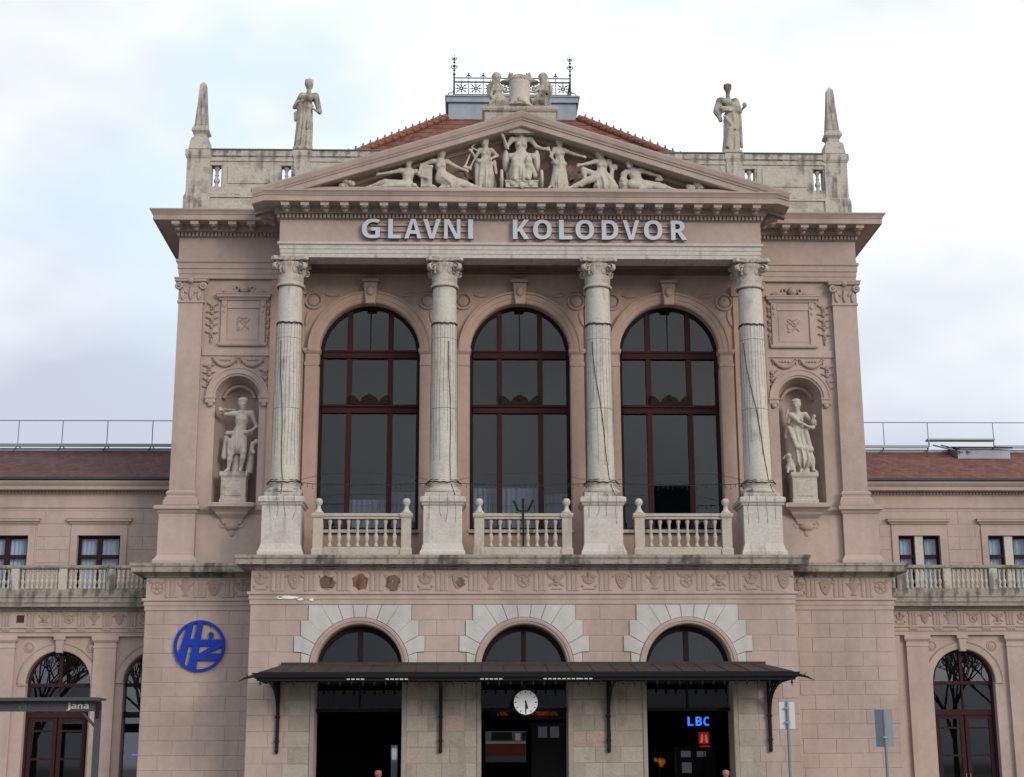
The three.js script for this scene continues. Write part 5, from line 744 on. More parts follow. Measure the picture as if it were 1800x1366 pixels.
    both((k) => { const [l, r] = k > 0 ? [c + (o.paired ? 0.2 : 0.08), c + 0.64] : [c - 0.64, c - (o.paired ? 0.2 : 0.08)]; for (const [u, v] of [[7.34, 8.46], [8.58, 9.13]]) part(n, 'pane', new THREE.PlaneGeometry(r - l, v - u).translate((l + r) / 2, (u + v) / 2, z), M.glass); });
    both((k) => { const g = new THREE.PlaneGeometry(0.62, 1.9, 40, 1), p = g.attributes.position; for (let i = 0; i < p.count; i++) p.setZ(i, Math.sin(p.getX(i) * 45) * 0.02); g.computeVertexNormals(); g.translate(c + k * 0.33, 8.22, -5.32); part(n, 'curtain', g, M.curtain); });
  }
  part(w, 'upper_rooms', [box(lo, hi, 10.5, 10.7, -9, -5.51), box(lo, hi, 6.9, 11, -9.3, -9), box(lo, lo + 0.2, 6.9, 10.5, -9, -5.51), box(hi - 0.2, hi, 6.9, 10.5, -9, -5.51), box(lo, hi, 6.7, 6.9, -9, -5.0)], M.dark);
  const up = q > 0 ? [[11.4, uz], [27, uz]] : [[-27, uz], [-11.4, uz]];
  part(w, 'string_course', sweep(up, [[-0.1, 10.14], [0.03, 10.15], [0.05, 10.19], [0.02, 10.22], [-0.1, 10.22]]), M.pink);
  part(w, 'upper_frieze', sweep(up, [[-0.1, 10.22], [0.012, 10.22], [0.012, 10.62], [-0.1, 10.62]]), M.pink);
  const cn = part(w, 'cornice', sweep(up, [[-0.2, 10.6], [0.03, 10.6], [0.04, 10.63], [0.04, 10.7], [0.1, 10.73], [0.34, 10.74], [0.34, 10.87], [0.38, 10.89], [0.44, 10.98], [0.44, 11.03], [-0.5, 11.05]]), M.trim);
  const dn = []; for (let x = 11.5; x < 19.6; x += 0.115) dn.push(box(q * x - 0.035, q * x + 0.035, 10.64, 10.71, uz + 0.02, uz + 0.1)); part(cn, 'dentil_band', dn, M.trim).userData.kind = 'stuff';
  part(w, 'gutter', box(...(q > 0 ? [11.4, 27] : [-27, -11.4]), 11.055, 11.13, -4.62, -4.5), M.iron);
  const e0 = q > 0 ? 11.3 : -27, e1 = q > 0 ? 27 : -11.3, rz = -9.2, ry = 12.98;
  part(w, 'roof', soup([e0, 11.1, -4.6, e1, 11.1, -4.6, e1, ry, rz, e0, 11.1, -4.6, e1, ry, rz, e0, ry, rz, e0, ry, rz, e1, ry, rz, e1, 11.1, -13.8, e0, ry, rz, e1, 11.1, -13.8, e0, 11.1, -13.8, e0, 11.1, -4.6, e0, ry, rz, e0, 11.1, -13.8, e1, 11.1, -4.6, e1, 11.1, -13.8, e1, ry, rz]), o.tile, 'brick red tiled roof slope');
  part(w, 'ridge_cap', tube([[e0, ry + 0.02, rz], [(e0 + e1) / 2, ry + 0.02, rz], [e1, ry + 0.02, rz]], 0.09, 8, 8), M.zinc);
  part(w, 'back_wall', box(lo, hi, G0, 11.2, -13.8, -13.3), M.pink);
  // ridge walkway and handrail
  const rr = grp(w, 'roof_walkway'), gaps = o.hatch ? [[11.4, 15.55], [18.1, 22]] : [[11.4, 22]];
  for (const [a, c2] of gaps) part(rr, 'catwalk', [box(...(q > 0 ? [a, c2] : [-c2, -a]), 13.17, 13.22, -9.35, -9.0), box(...(q > 0 ? [a, c2] : [-c2, -a]), 13.12, 13.17, -9.04, -9.0)], M.steel);
  for (const x of o.posts) { part(rr, 'post', rod([x, 13.2, -9.05], [x, 14.1, -9.05], 0.018), M.steel); part(rr, 'stand', [rod([x - 0.12, 12.95, -9.02], [x, 13.17, -9.05], 0.02), rod([x + 0.12, 12.95, -9.3], [x, 13.17, -9.3], 0.02)], M.iron); }
  part(rr, 'handrail', rod([q * 11.4, 14.1, -9.05], [q * 22, 14.1, -9.05], 0.018), M.steel);
  if (o.hatch) {
    const h = grp(w, 'roof_hatch', 'grey metal hatch near the ridge');
    const cz = [[-8.12, 12.45], [-8.12, 12.88], [-9.2, 13.12], [-9.2, 12.9]], sd = (x, f) => [0, 1, 2, 0, 2, 3].flatMap((k) => [x, cz[k][1], cz[k][0]]), strip = (a, b) => [16.35, cz[a][1], cz[a][0], 18.3, cz[a][1], cz[a][0], 18.3, cz[b][1], cz[b][0], 16.35, cz[a][1], cz[a][0], 18.3, cz[b][1], cz[b][0], 16.35, cz[b][1], cz[b][0]];
    part(h, 'curb', soup([...sd(16.35), ...sd(18.3), ...strip(0, 1), ...strip(1, 2)]), M.zinc);
    part(h, 'lid', box(-1.05, 1.05, 0, 0.06, -0.6, 0.6).rotateX(0.22).translate(17.33, 13.02, -8.62), M.canopy); part(h, 'bridge', [box(15.55, 18.1, 13.42, 13.48, -9.35, -9.0), rod([15.6, 13.18, -9.05], [15.6, 13.45, -9.05], 0.025), rod([18.05, 13.18, -9.05], [18.05, 13.45, -9.05], 0.025)], M.steel);
    part(h, 'ladder_rail', [rod([15.7, 13.2, -8.9], [16.5, 12.75, -8.0], 0.03), rod([16.0, 13.2, -8.9], [16.8, 12.75, -8.0], 0.03)], M.zinc);
  }
  return w;
}
wing(-1, { label: 'pink wing with single cross-barred windows and a square vent, beside the blue emblem', arches: [-18.0, -14.9, -11.78], pil: [-19.6, -16.68, -13.43], m0: -12.2, vent: -16.2, wins: [-17.25, -14.16], tile: M.tileOld, posts: [-13.4, -15.06, -16.71, -18.32, -19.95] });
wing(1, { label: 'pink wing with paired windows and a roof hatch, behind the two street signs', arches: [14.56, 17.75], pil: [13.06, 16.38, 19.4], m0: 12.55, wins: [13.76, 16.86], paired: true, tile: M.tile, hatch: true, posts: [13.9, 15.58, 18.06, 19.9] });

// ---------------------------------------------------------------- sculpture set in place
for (const k of ['robed', 'cloaked']) figures[k].scale(1.05, 1.075, 1.05);
for (const k of ['reclining', 'pillarWoman', 'lyre', 'turning', 'seated', 'jarMan']) figures[k].scale(1.03, 1.035, 1);
figures.crowned.scale(1.06, 1.085, 1);
const statue = (key, m, name, label, pos, group) => solo(name, figures[key], m, label, 'statue', pos, group);
statue('robed', M.greystat, 'statue', 'grey stone woman with hand to chest, on the parapet beside the darker clouds', [-7.36, 22.03, -2.36], 'statues on the parapet');
statue('cloaked', M.greystat, 'statue', 'grey stone woman in a heavy cloak raising one fist, standing on the parapet', [7.36, 22.03, -2.36], 'statues on the parapet');
const niche = (key, nx, px, label, plabel) => {
  solo('statue_pedestal', mblock(nx - 0.4, nx + 0.4, -2.95, -2.22, [[0.03, 9.88], [0.03, 9.98], [0, 10.02], [0, 10.7], [0.02, 10.73], [0.05, 10.78], [0.05, 10.9], [0, 10.91]]).map((g) => { g.translate(-nx, -9.88, 2.55); return g; }).concat(block(-0.28, 0.28, 0.22, 0.74, 0.3, 0.345, 0.02)), M.soot, plabel, 'pedestal', [nx, 9.88, -2.55], 'pedestals in the niches');
  statue(key, M.statue, 'statue', label, [px, 10.91, -2.55], 'statues in the niches');
};
niche('labourer', -9.3, -9.3, 'pale stone half-clad man shouldering a hammer, in an arched niche', 'stone pedestal under the half-clad man with the hammer');
niche('shepherdess', 9.3, 9.33, 'pale stone woman holding a jar with a lamb at her feet, in an arched niche', 'stone pedestal under the woman with the lamb');
const PY = 19.79, PZ = -0.08;
for (const [k, ox, label] of [
  ['reclining', 700, 'pale reclining nude man pointing outward, nearest the narrow corner beside the pillar woman'],
  ['pillarWoman', 785, 'pale reclining woman leaning on a short pillar in the pediment'],
  ['lyre', 850, 'pale standing woman holding a lyre in the pediment'],
  ['crowned', 913, 'pale crowned woman enthroned with a sceptre at the middle of the pediment'],
  ['turning', 980, 'pale standing short-haired woman stretching an arm, next to the throne without lyre'],
  ['seated', 1040, 'pale seated woman with one knee drawn up in the pediment'],
  ['jarMan', 1130, 'pale reclining bearded man leaning on a round jar in the pediment'],
]) solo('pediment_figure', figures[k], M.statue, label, 'sculpture', [pedX(ox), PY, PZ], 'sculptures in the pediment');
{ // chariot throne, rubble heaps and background wings
  const t = thing('chariot_throne', 'pale stone chariot with two wheels under the enthroned woman', 'sculpture', [0, PY, 0]);
  both((q) => { const w = part(t, 'wheel', [new THREE.TorusGeometry(0.28, 0.05, 8, 24).rotateY(Math.PI / 2).translate(q * 0.65, 0.33, 0.12), new THREE.CylinderGeometry(0.06, 0.06, 0.14, 12).rotateZ(Math.PI / 2).translate(q * 0.65, 0.33, 0.12), new THREE.CylinderGeometry(0.26, 0.26, 0.05, 20).rotateZ(Math.PI / 2).translate(q * 0.65, 0.33, 0.12)], M.statue); });
  part(t, 'footboard', [...mblock(-0.52, 0.52, -0.2, 0.3, [[0, 0.0], [0, 0.16], [0.03, 0.19], [0.03, 0.23]]), ball(0, 0.06, 0.32, 0.1, 0.12, 0.08), ball(-0.3, 0.12, 0.3, 0.1, 0.1, 0.06), ball(0.3, 0.12, 0.3, 0.1, 0.1, 0.06)], M.statue);
  for (const [x, label, sd] of [[-5.72, 'low heap of carved rocks in the pediment corner by the pointing man', 3], [5.7, 'low heap of carved rocks in the pediment corner by the bearded man', 9]]) { const r2 = rng(sd), g = []; for (let i = 0; i < 16; i++) { const u = r2(); const b = new THREE.DodecahedronGeometry(0.07 + r2() * 0.06, 0); b.translate((u - 0.5) * 0.62, 0.05 + r2() * (0.26 - Math.abs(u - 0.5) * 0.3), r2() * 0.2); g.push(b); } for (let i = 0; i < 5; i++) g.push(turned(leaf(0.06, 0.2, 0.05), (i - 2) * 0.5, (i - 2) * 0.1, 0.1, 0.12)); solo('rock_heap', g, M.statue, label, 'sculpture', [x, PY, -0.1], 'rock heaps in the pediment'); }
  for (const [q, label] of [[-1, 'flat fan of drapery carved behind the lyre player'], [1, 'flat fan of drapery carved behind the seated woman']]) { const g = []; for (let i = 0; i < 5; i++) { const l = leaf(0.22, 1.15 - i * 0.1, 0.07); l.rotateZ(q * (-0.05 - i * 0.3)); l.translate(q * 1.3, 0.1, 0); g.push(l); } g.push(new THREE.TorusGeometry(0.34, 0.05, 8, 24).translate(q * 1.98, 0.5, 0.02)); solo('carved_drapery', g, M.tymp, label, 'sculpture', [0, PY, -0.385], 'background reliefs in the pediment'); }
}
{ // group crowning the apex
  solo('apex_pedestal', [...mblock(-1.2, 1.14, -0.55, 0.25, [[0, 21.7], [0, 22.42], [0.05, 22.46], [0.08, 22.52], [0.08, 22.6], [0, 22.66]])].map((g) => g.translate(0, -21.7, 0)), M.greystat, 'mossy stone block behind the pediment apex', 'pedestal', [0, 21.7, 0]);
  const u = thing('stone_urn', 'big grey drum-shaped urn with flared cap on the pediment apex', 'urn', [-0.04, 22.66, -0.1]);
  part(u, 'drum', lathe([[0.001, 0], [0.46, 0], [0.46, 0.1], [0.4, 0.16], [0.36, 0.3], [0.34, 0.6], [0.35, 0.88], [0.38, 0.94], [0.34, 0.98], [0.001, 0.98]], 28), M.statue);
  part(u, 'cap', [lathe([[0.34, 0.95], [0.38, 1.0], [0.3, 1.08], [0.22, 1.14], [0.001, 1.16]], 24), ext([[-0.62, 0.98], [-0.42, 1.06], [-0.34, 1.3], [-0.2, 1.2], [0, 1.24], [0.2, 1.2], [0.34, 1.3], [0.42, 1.06], [0.62, 0.98], [0.4, 0.94], [-0.4, 0.94]], -0.16, 0.16, 0.04)], M.greystat);
  part(u, 'carved_boss', [ball(0, 0.18, 0.42, 0.1, 0.12, 0.08), ball(0.12, 0.1, 0.42, 0.08, 0.07, 0.06), ball(-0.12, 0.12, 0.4, 0.07, 0.07, 0.06)], M.greystat);
  solo('winged_figure', figures.genius, M.greystat, 'crouching winged stone figure on the emblem side of the apex urn', 'statue', [-0.72, 22.66, -0.15], 'winged figures beside the urn');
  solo('winged_figure', mirrorX(figures.genius), M.greystat, 'crouching winged stone figure on the far side of the apex urn from the emblem', 'statue', [0.66, 22.66, -0.15], 'winged figures beside the urn');
}
const sq = (pts) => { const g = tidy(lathe(pts.map(([r, y]) => [r * Math.SQRT2, y]), 4)); g.deleteAttribute('normal'); g.rotateY(Math.PI / 4); g.computeVertexNormals(); return g; };
for (const [x, label] of [[-10.89, 'slim stone obelisk on the parapet corner above the blue emblem'], [10.89, 'slim stone obelisk on the parapet corner above the street signs']]) {
  const o = thing('obelisk', label, 'obelisk', [x, 22.03, -2.42], 'obelisks on the parapet corners');
  part(o, 'base', sq([[0.001, 0], [0.36, 0], [0.35, 0.06], [0.3, 0.4], [0.24, 0.46], [0.2, 0.5], [0.2, 0.6], [0.29, 0.7], [0.29, 0.76], [0.22, 0.92], [0.001, 0.93]]), M.soot);
  part(o, 'shaft', sq([[0.215, 0.93], [0.17, 1.55], [0.168, 1.55], [0.168, 1.57], [0.165, 1.57], [0.115, 2.46], [0.04, 2.58], [0.001, 2.62]]), M.soot);
}

// ---------------------------------------------------------------- station name and emblem
const font = await new FontLoader().loadAsync('fonts/droid/droid_sans_bold.typeface.json');
function glyph(ch, x0, x1, y0, y1, z0, z1) { const g = new TextGeometry(ch, { font, size: 1, depth: 1, curveSegments: 10, bevelEnabled: false }); g.computeBoundingBox(); const b = g.boundingBox; g.translate(-b.min.x, -b.min.y, -b.min.z); g.scale((x1 - x0) / (b.max.x - b.min.x), (y1 - y0) / (b.max.y - b.min.y), (z1 - z0) / (b.max.z - b.min.z)); g.translate(x0, y0, z0); return g; }
{
  const t = thing('station_name_sign', 'raised pale letters reading GLAVNI KOLODVOR on metal rails under the pediment', 'sign', [0, 18.19, -0.38]);
  const L = [['G', -5.17, -4.59], ['L', -4.32, -3.91], ['A', -3.79, -3.24], ['V', -3.19, -2.62], ['N', -2.51, -1.98], ['I', -1.73, -1.57], ['K', -0.28, 0.25], ['O', 0.38, 0.98], ['L', 1.22, 1.65], ['O', 1.76, 2.36], ['D', 2.61, 3.15], ['V', 3.3, 3.84], ['O', 3.99, 4.59], ['R', 4.87, 5.39]];
  for (const [c, a, b] of L) { const gl = (e, z0, z1) => c === 'I' ? box(a + e, b - e, e, 0.665 - e, z0, z1) : glyph(c, a + e, b - e, e, 0.665 - e, z0, z1); const o = part(t, 'letter', gl(0, 0.165, 0.19), M.letter); part(o, 'letter_return', gl(0.004, 0.07, 0.164), M.letterSide); }
  for (const [a, b] of [[-4.9, -1.55], [-0.2, 5.3]]) for (const y of [0.08, 0.3, 0.5]) part(t, 'rail', box(a, b, y - 0.025, y + 0.025, 0.012, 0.068), M.trim);
}
{
  const r = 0.8, t = thing('round_emblem', 'round blue openwork railway emblem on the side wall', 'emblem', [-10.09, 5.28, -1.9]);
  const ring = new THREE.Shape(); ring.absarc(0, 0, r, 0, Math.PI * 2); const h = new THREE.Path(); h.absarc(0, 0, r * 0.89, 0, Math.PI * 2); ring.holes.push(h);
  part(t, 'ring', ext(ring, 0.02, 0.1, 0.008, 48), M.blue);
  const bar = (name, pts, d) => part(t, name, ext(pts.map(([u, v]) => [u * r, v * r]), 0.022, 0.1 + d, 0.008), M.blue);
  bar('letter_bar', [[-0.86, -0.46], [-0.56, -0.76], [-0.26, 0.9], [-0.47, 0.82]], 0.003);
  bar('letter_bar', [[-0.43, -0.86], [-0.1, -0.93], [0.11, 0.93], [-0.09, 0.93]], 0.006);
  bar('cross_bar', [[-0.72, 0.0], [0.93, 0.0], [0.9, 0.25], [-0.62, 0.25]], 0.009);
  bar('diagonal_bar', [[0.0, -0.3], [0.28, -0.3], [0.92, -0.03], [0.9, 0.02], [0.5, 0.02]], 0.012);
  bar('lower_bar', [[-0.2, -0.56], [0.72, -0.56], [0.87, -0.29], [-0.2, -0.29]], 0.015);
  const dot = new THREE.Shape(); dot.absarc(0.43 * r, 0.44 * r, 0.1 * r, 0, Math.PI * 2); part(t, 'dot', [ext(dot, 0.022, 0.1, 0.008, 20), box(0.37 * r, 0.49 * r, 0.24 * r, 0.38 * r, 0.03, 0.094)], M.blue);
  part(t, 'fixing', [[-0.6, 0.7], [0.6, 0.7], [-0.6, -0.7], [0.6, -0.7]].map(([u, v]) => rod([u * r * 0.95, v * r * 0.95, -0.01], [u * r * 0.95, v * r * 0.95, 0.03], 0.02)), M.steel);
}
// ---------------------------------------------------------------- entrance canopy and clock
{
  const t = thing('entrance_canopy', 'dark metal canopy on curved brackets over the three entrances', 'canopy', [0, 0, 0]), X = 7.72, n = 24;
  for (let i = 0; i < n; i++) { const a = -X + 2 * X * i / n, b = -X + 2 * X * (i + 1) / n, k = (x) => x * (1 - 0.06 * (Math.abs(x) / X) ** 8); part(t, 'roof_sheet', soup([a, 4.22, 2.32, b, 4.22, 2.32, k(b), 4.57, 0.06, a, 4.22, 2.32, k(b), 4.57, 0.06, k(a), 4.57, 0.06, a, 4.2, 2.32, k(b), 4.54, 0.06, b, 4.2, 2.32, a, 4.2, 2.32, k(a), 4.54, 0.06, k(b), 4.54, 0.06]), M.canopy); if (i) part(t, 'seam', rod([a, 4.225, 2.32], [k(a), 4.575, 0.06], 0.018, 0.018, 6), M.canopy); }
  part(t, 'ridge_flashing', box(-7.3, 7.3, 4.56, 4.64, 0.055, 0.12), M.canopy);
  both((q) => part(t, 'end_panel', soup([q * X, 4.2, 2.32, q * X, 4.0, 2.32, q * X, 4.0, 0.06, q * X, 4.2, 2.32, q * X, 4.0, 0.06, q * 7.26, 4.56, 0.06]), M.canopy));
  part(t, 'gutter', [sweep([[-X, 2.0], [-X, 2.34], [X, 2.34], [X, 2.0]], [[0, 4.04], [0.05, 4.05], [0.09, 4.09], [0.1, 4.16], [0.12, 4.17], [0.12, 4.2], [0.02, 4.2]])], M.black);
  part(t, 'fascia', box(-X, X, 3.98, 4.06, 2.24, 2.33), M.black);
  part(t, 'underside', box(-X + 0.02, X - 0.02, 4.05, 4.1, 0.06, 2.24), M.black);
  const fr = []; for (let i = 0; i < 48; i++) { const x = -X + 0.1 + (2 * X - 0.2) * i / 47; fr.push(rod([x, 3.98, 2.29], [x, 3.84 - (i % 2) * 0.04, 2.29], 0.03, 0.008, 6), ball(x, 3.9, 2.29, 0.035, 0.035, 0.035, 6, 5)); } part(t, 'pendant_fringe', fr, M.black).userData.kind = 'stuff';
  for (const x of [-7.36, -2.51, 2.51, 7.36]) {
    const s = new THREE.Shape(); s.moveTo(0.03, 2.1); s.lineTo(0.11, 2.1); s.lineTo(0.12, 3.0); s.bezierCurveTo(0.16, 3.5, 0.6, 3.8, 1.9, 3.92); s.lineTo(2.2, 3.94); s.lineTo(2.2, 4.04); s.lineTo(0.03, 4.04); s.closePath();
    const h = new THREE.Path(); h.moveTo(0.12, 3.3); h.bezierCurveTo(0.2, 3.6, 0.6, 3.86, 1.4, 3.93); h.lineTo(0.12, 3.94); h.closePath(); s.holes.push(h);
    const b = part(t, 'bracket', [ext(s, -0.045, 0.045, 0.01, 14).rotateY(-Math.PI / 2).translate(x, 0, 0), ball(x, 2.05, 0.08, 0.06, 0.09, 0.06), box(x - 0.07, x + 0.07, 2.3, 2.36, 0.02, 0.13), box(x - 0.07, x + 0.07, 3.0, 3.06, 0.02, 0.15)], M.black); part(b, 'scroll', [new THREE.TorusGeometry(0.2, 0.02, 6, 20).rotateY(Math.PI / 2).translate(x, 3.72, 0.36), new THREE.TorusGeometry(0.11, 0.018, 6, 16).rotateY(Math.PI / 2).translate(x, 3.82, 0.72)], M.black);
  }
  both((q) => part(t, 'spout', [rod([q * (X + 0.05), 4.12, 2.38], [q * (X + 0.34), 4.04, 2.5], 0.05, 0.03), rod([q * (X + 0.3), 4.05, 2.48], [q * (X + 0.5), 3.95, 2.55], 0.03, 0.008), rod([q * (X + 0.2), 4.08, 2.45], [q * (X + 0.3), 4.17, 2.48], 0.02, 0.006)], M.black));
  const tab = mat([0.62, 0.74, 0.66], { roughness: 0.4 });
  for (const [x0, k] of [[-5.16, 4], [-4.05, 5], [-1.35, 5], [0.46, 8], [1.5, 3]]) for (let i = 0; i < k; i++) part(t, 'glass_tab', box(x0 + i * 0.135, x0 + i * 0.135 + 0.095, 4.005, 4.04, 2.33, 2.345), tab);
}
{
  const t = thing('station_clock', 'round white clock hanging over the middle entrance, showing half past five', 'clock', [0, 3.41, 0.95]);
  part(t, 'case', new THREE.CylinderGeometry(0.385, 0.385, 0.16, 40).rotateX(Math.PI / 2), M.black);
  part(t, 'dial', new THREE.CylinderGeometry(0.35, 0.35, 0.01, 40).rotateX(Math.PI / 2).translate(0, 0, 0.083), mat([0.8, 0.82, 0.82], { roughness: 0.4 }));
  for (let i = 0; i < 12; i++) { const a = i * Math.PI / 6; part(t, 'hour_mark', box(-0.012, 0.012, 0.27, 0.325, 0.089, 0.094).rotateZ(a), M.black); }
  part(t, 'hour_hand', box(-0.022, 0.022, -0.05, 0.19, 0.095, 0.1).rotateZ(-165 * rad), M.black);
  part(t, 'minute_hand', box(-0.014, 0.014, -0.06, 0.29, 0.102, 0.106).rotateZ(-180 * rad), M.black);
  part(t, 'hanger', [rod([0, 0.38, 0], [0, 0.66, 0], 0.025)], M.black);
}
// ---------------------------------------------------------------- light strings on the columns
const ordinal = ['nearest the blue emblem', 'second from the blue emblem', 'second from the street signs', 'nearest the street signs'];
colX.forEach((x, i) => {
  const t = thing('light_strings', `dark light strings wound on the white column ${ordinal[i]}`, 'light string', [x, 9.74, colZ], 'light strings on the columns'), r2 = rng(50 + i), rr = (y) => { const u = clamp((y - 10.34) / 6.3); return 0.432 - 0.047 * u * u - 0.004 * u; };
  const ringAt = (y, r, w) => { const p = []; for (let k = 0; k < 40; k++) { const a = k / 40 * Math.PI * 2; p.push([Math.cos(a) * (r + 0.01), y - 9.74 + Math.sin(k * 2.1) * 0.012 + Math.sin(k * 0.5) * 0.02, Math.sin(a) * (r + 0.01)]); } return tube(p, w, 90, 5, true); };
  part(t, 'upper_ring', [ringAt(15.42, rr(15.42), 0.016), ringAt(15.38, rr(15.4), 0.012)], M.wire);
  part(t, 'lower_ring', [ringAt(10.22, 0.53, 0.017), ringAt(10.28, 0.48, 0.014)], M.wire);
  for (let k = 0; k < 13; k++) { const a = (k / 12) * Math.PI + (r2() - 0.5) * 0.06, end = 10.6 + r2() * r2() * 3.2, pts = [], nodes = []; let y = 15.4, j = 0; while (y > end) { const w = a + Math.sin(y * 2 + k) * 0.03; pts.push([Math.cos(w) * (rr(y) + 0.008), y - 9.74, Math.sin(w) * (rr(y) + 0.008)]); if (j++ % 2 === 0) nodes.push(ball(Math.cos(w) * (rr(y) + 0.012), y - 9.74, Math.sin(w) * (rr(y) + 0.012), 0.007, 0.012, 0.007, 5, 4)); y -= 0.16; } part(t, 'strand', [tube(pts, 0.003, pts.length * 2, 4), ...nodes], M.wire); }
  { const pts = [], a0 = [2.1, 1.2, 2.2, 2.5][i], a1 = [1.6, 1.0, 1.0, 0.9][i]; for (let k = 0; k <= 20; k++) { const u = k / 20, y = 14.8 - u * 4.5, w = a0 + (a1 - a0) * u + Math.sin(u * 9) * 0.05; pts.push([Math.cos(w) * (rr(y) + 0.015), y - 9.74, Math.sin(w) * (rr(y) + 0.015)]); } pts.push([Math.cos(a1) * 0.6, 0.2, Math.sin(a1) * 0.6], [Math.cos(a1) * 0.7, 0.04, Math.sin(a1) * 0.74]); part(t, 'feed_cable', tube(pts, 0.0115, 80, 5), M.wire); }
  for (let k = 0; k < 4; k++) { const dx = -0.42 + k * 0.27 + (r2() - 0.5) * 0.1, pts = [[dx * 0.9, 0.06, 0.68], [dx, 0.0, 0.735], [dx, -0.12, 0.725], [dx + (r2() - 0.5) * 0.12, -0.35 - r2() * 0.1, 0.612], [dx + (r2() - 0.5) * 0.15, -0.6 - r2() * 0.3, 0.61]]; part(t, 'loose_end', tube(pts, 0.0045, 20, 4), M.wire); }
});
for (let i = 0; i < 3; i++) {
  const a = colX[i] + 0.5, b = colX[i + 1] - 0.5, t = thing('light_garland', ['dark light garland strung across the balcony window nearest the blue emblem', 'dark light garland strung across the middle balcony window', 'dark light garland strung across the window with the open casement'][i], 'light garland', [(a + b) / 2, 10.25, -0.7], 'light garlands between the columns'), w = (b - a) / 2, y = (u) => -0.06 * (1 - u * u) + Math.sin(u * 11 + i) * 0.012, pts = [];
  for (let k = 0; k <= 24; k++) { const u = k / 12 - 1; pts.push([u * w, y(u), 0]); } part(t, 'cable', tube(pts, 0.011, 60, 5), M.wire);
  for (let k = 0; k < 26; k++) { const u = (k + 0.5) / 13 - 1; part(t, 'drop', [rod([u * w, y(u), 0], [u * w, y(u) - 0.07 - (k % 3) * 0.03, 0], 0.008, 0.006, 5), ball(u * w, y(u) - 0.08 - (k % 3) * 0.03, 0, 0.014, 0.02, 0.014, 6, 4)], M.wire); }
  part(t, 'stay_wire', tube([[-w, 0.1, 0.02], [-w * 0.6, 0.27, 0.02], [w * 0.6, 0.27, 0.02], [w, 0.1, 0.02]], 0.006, 30, 4), M.wire);
}
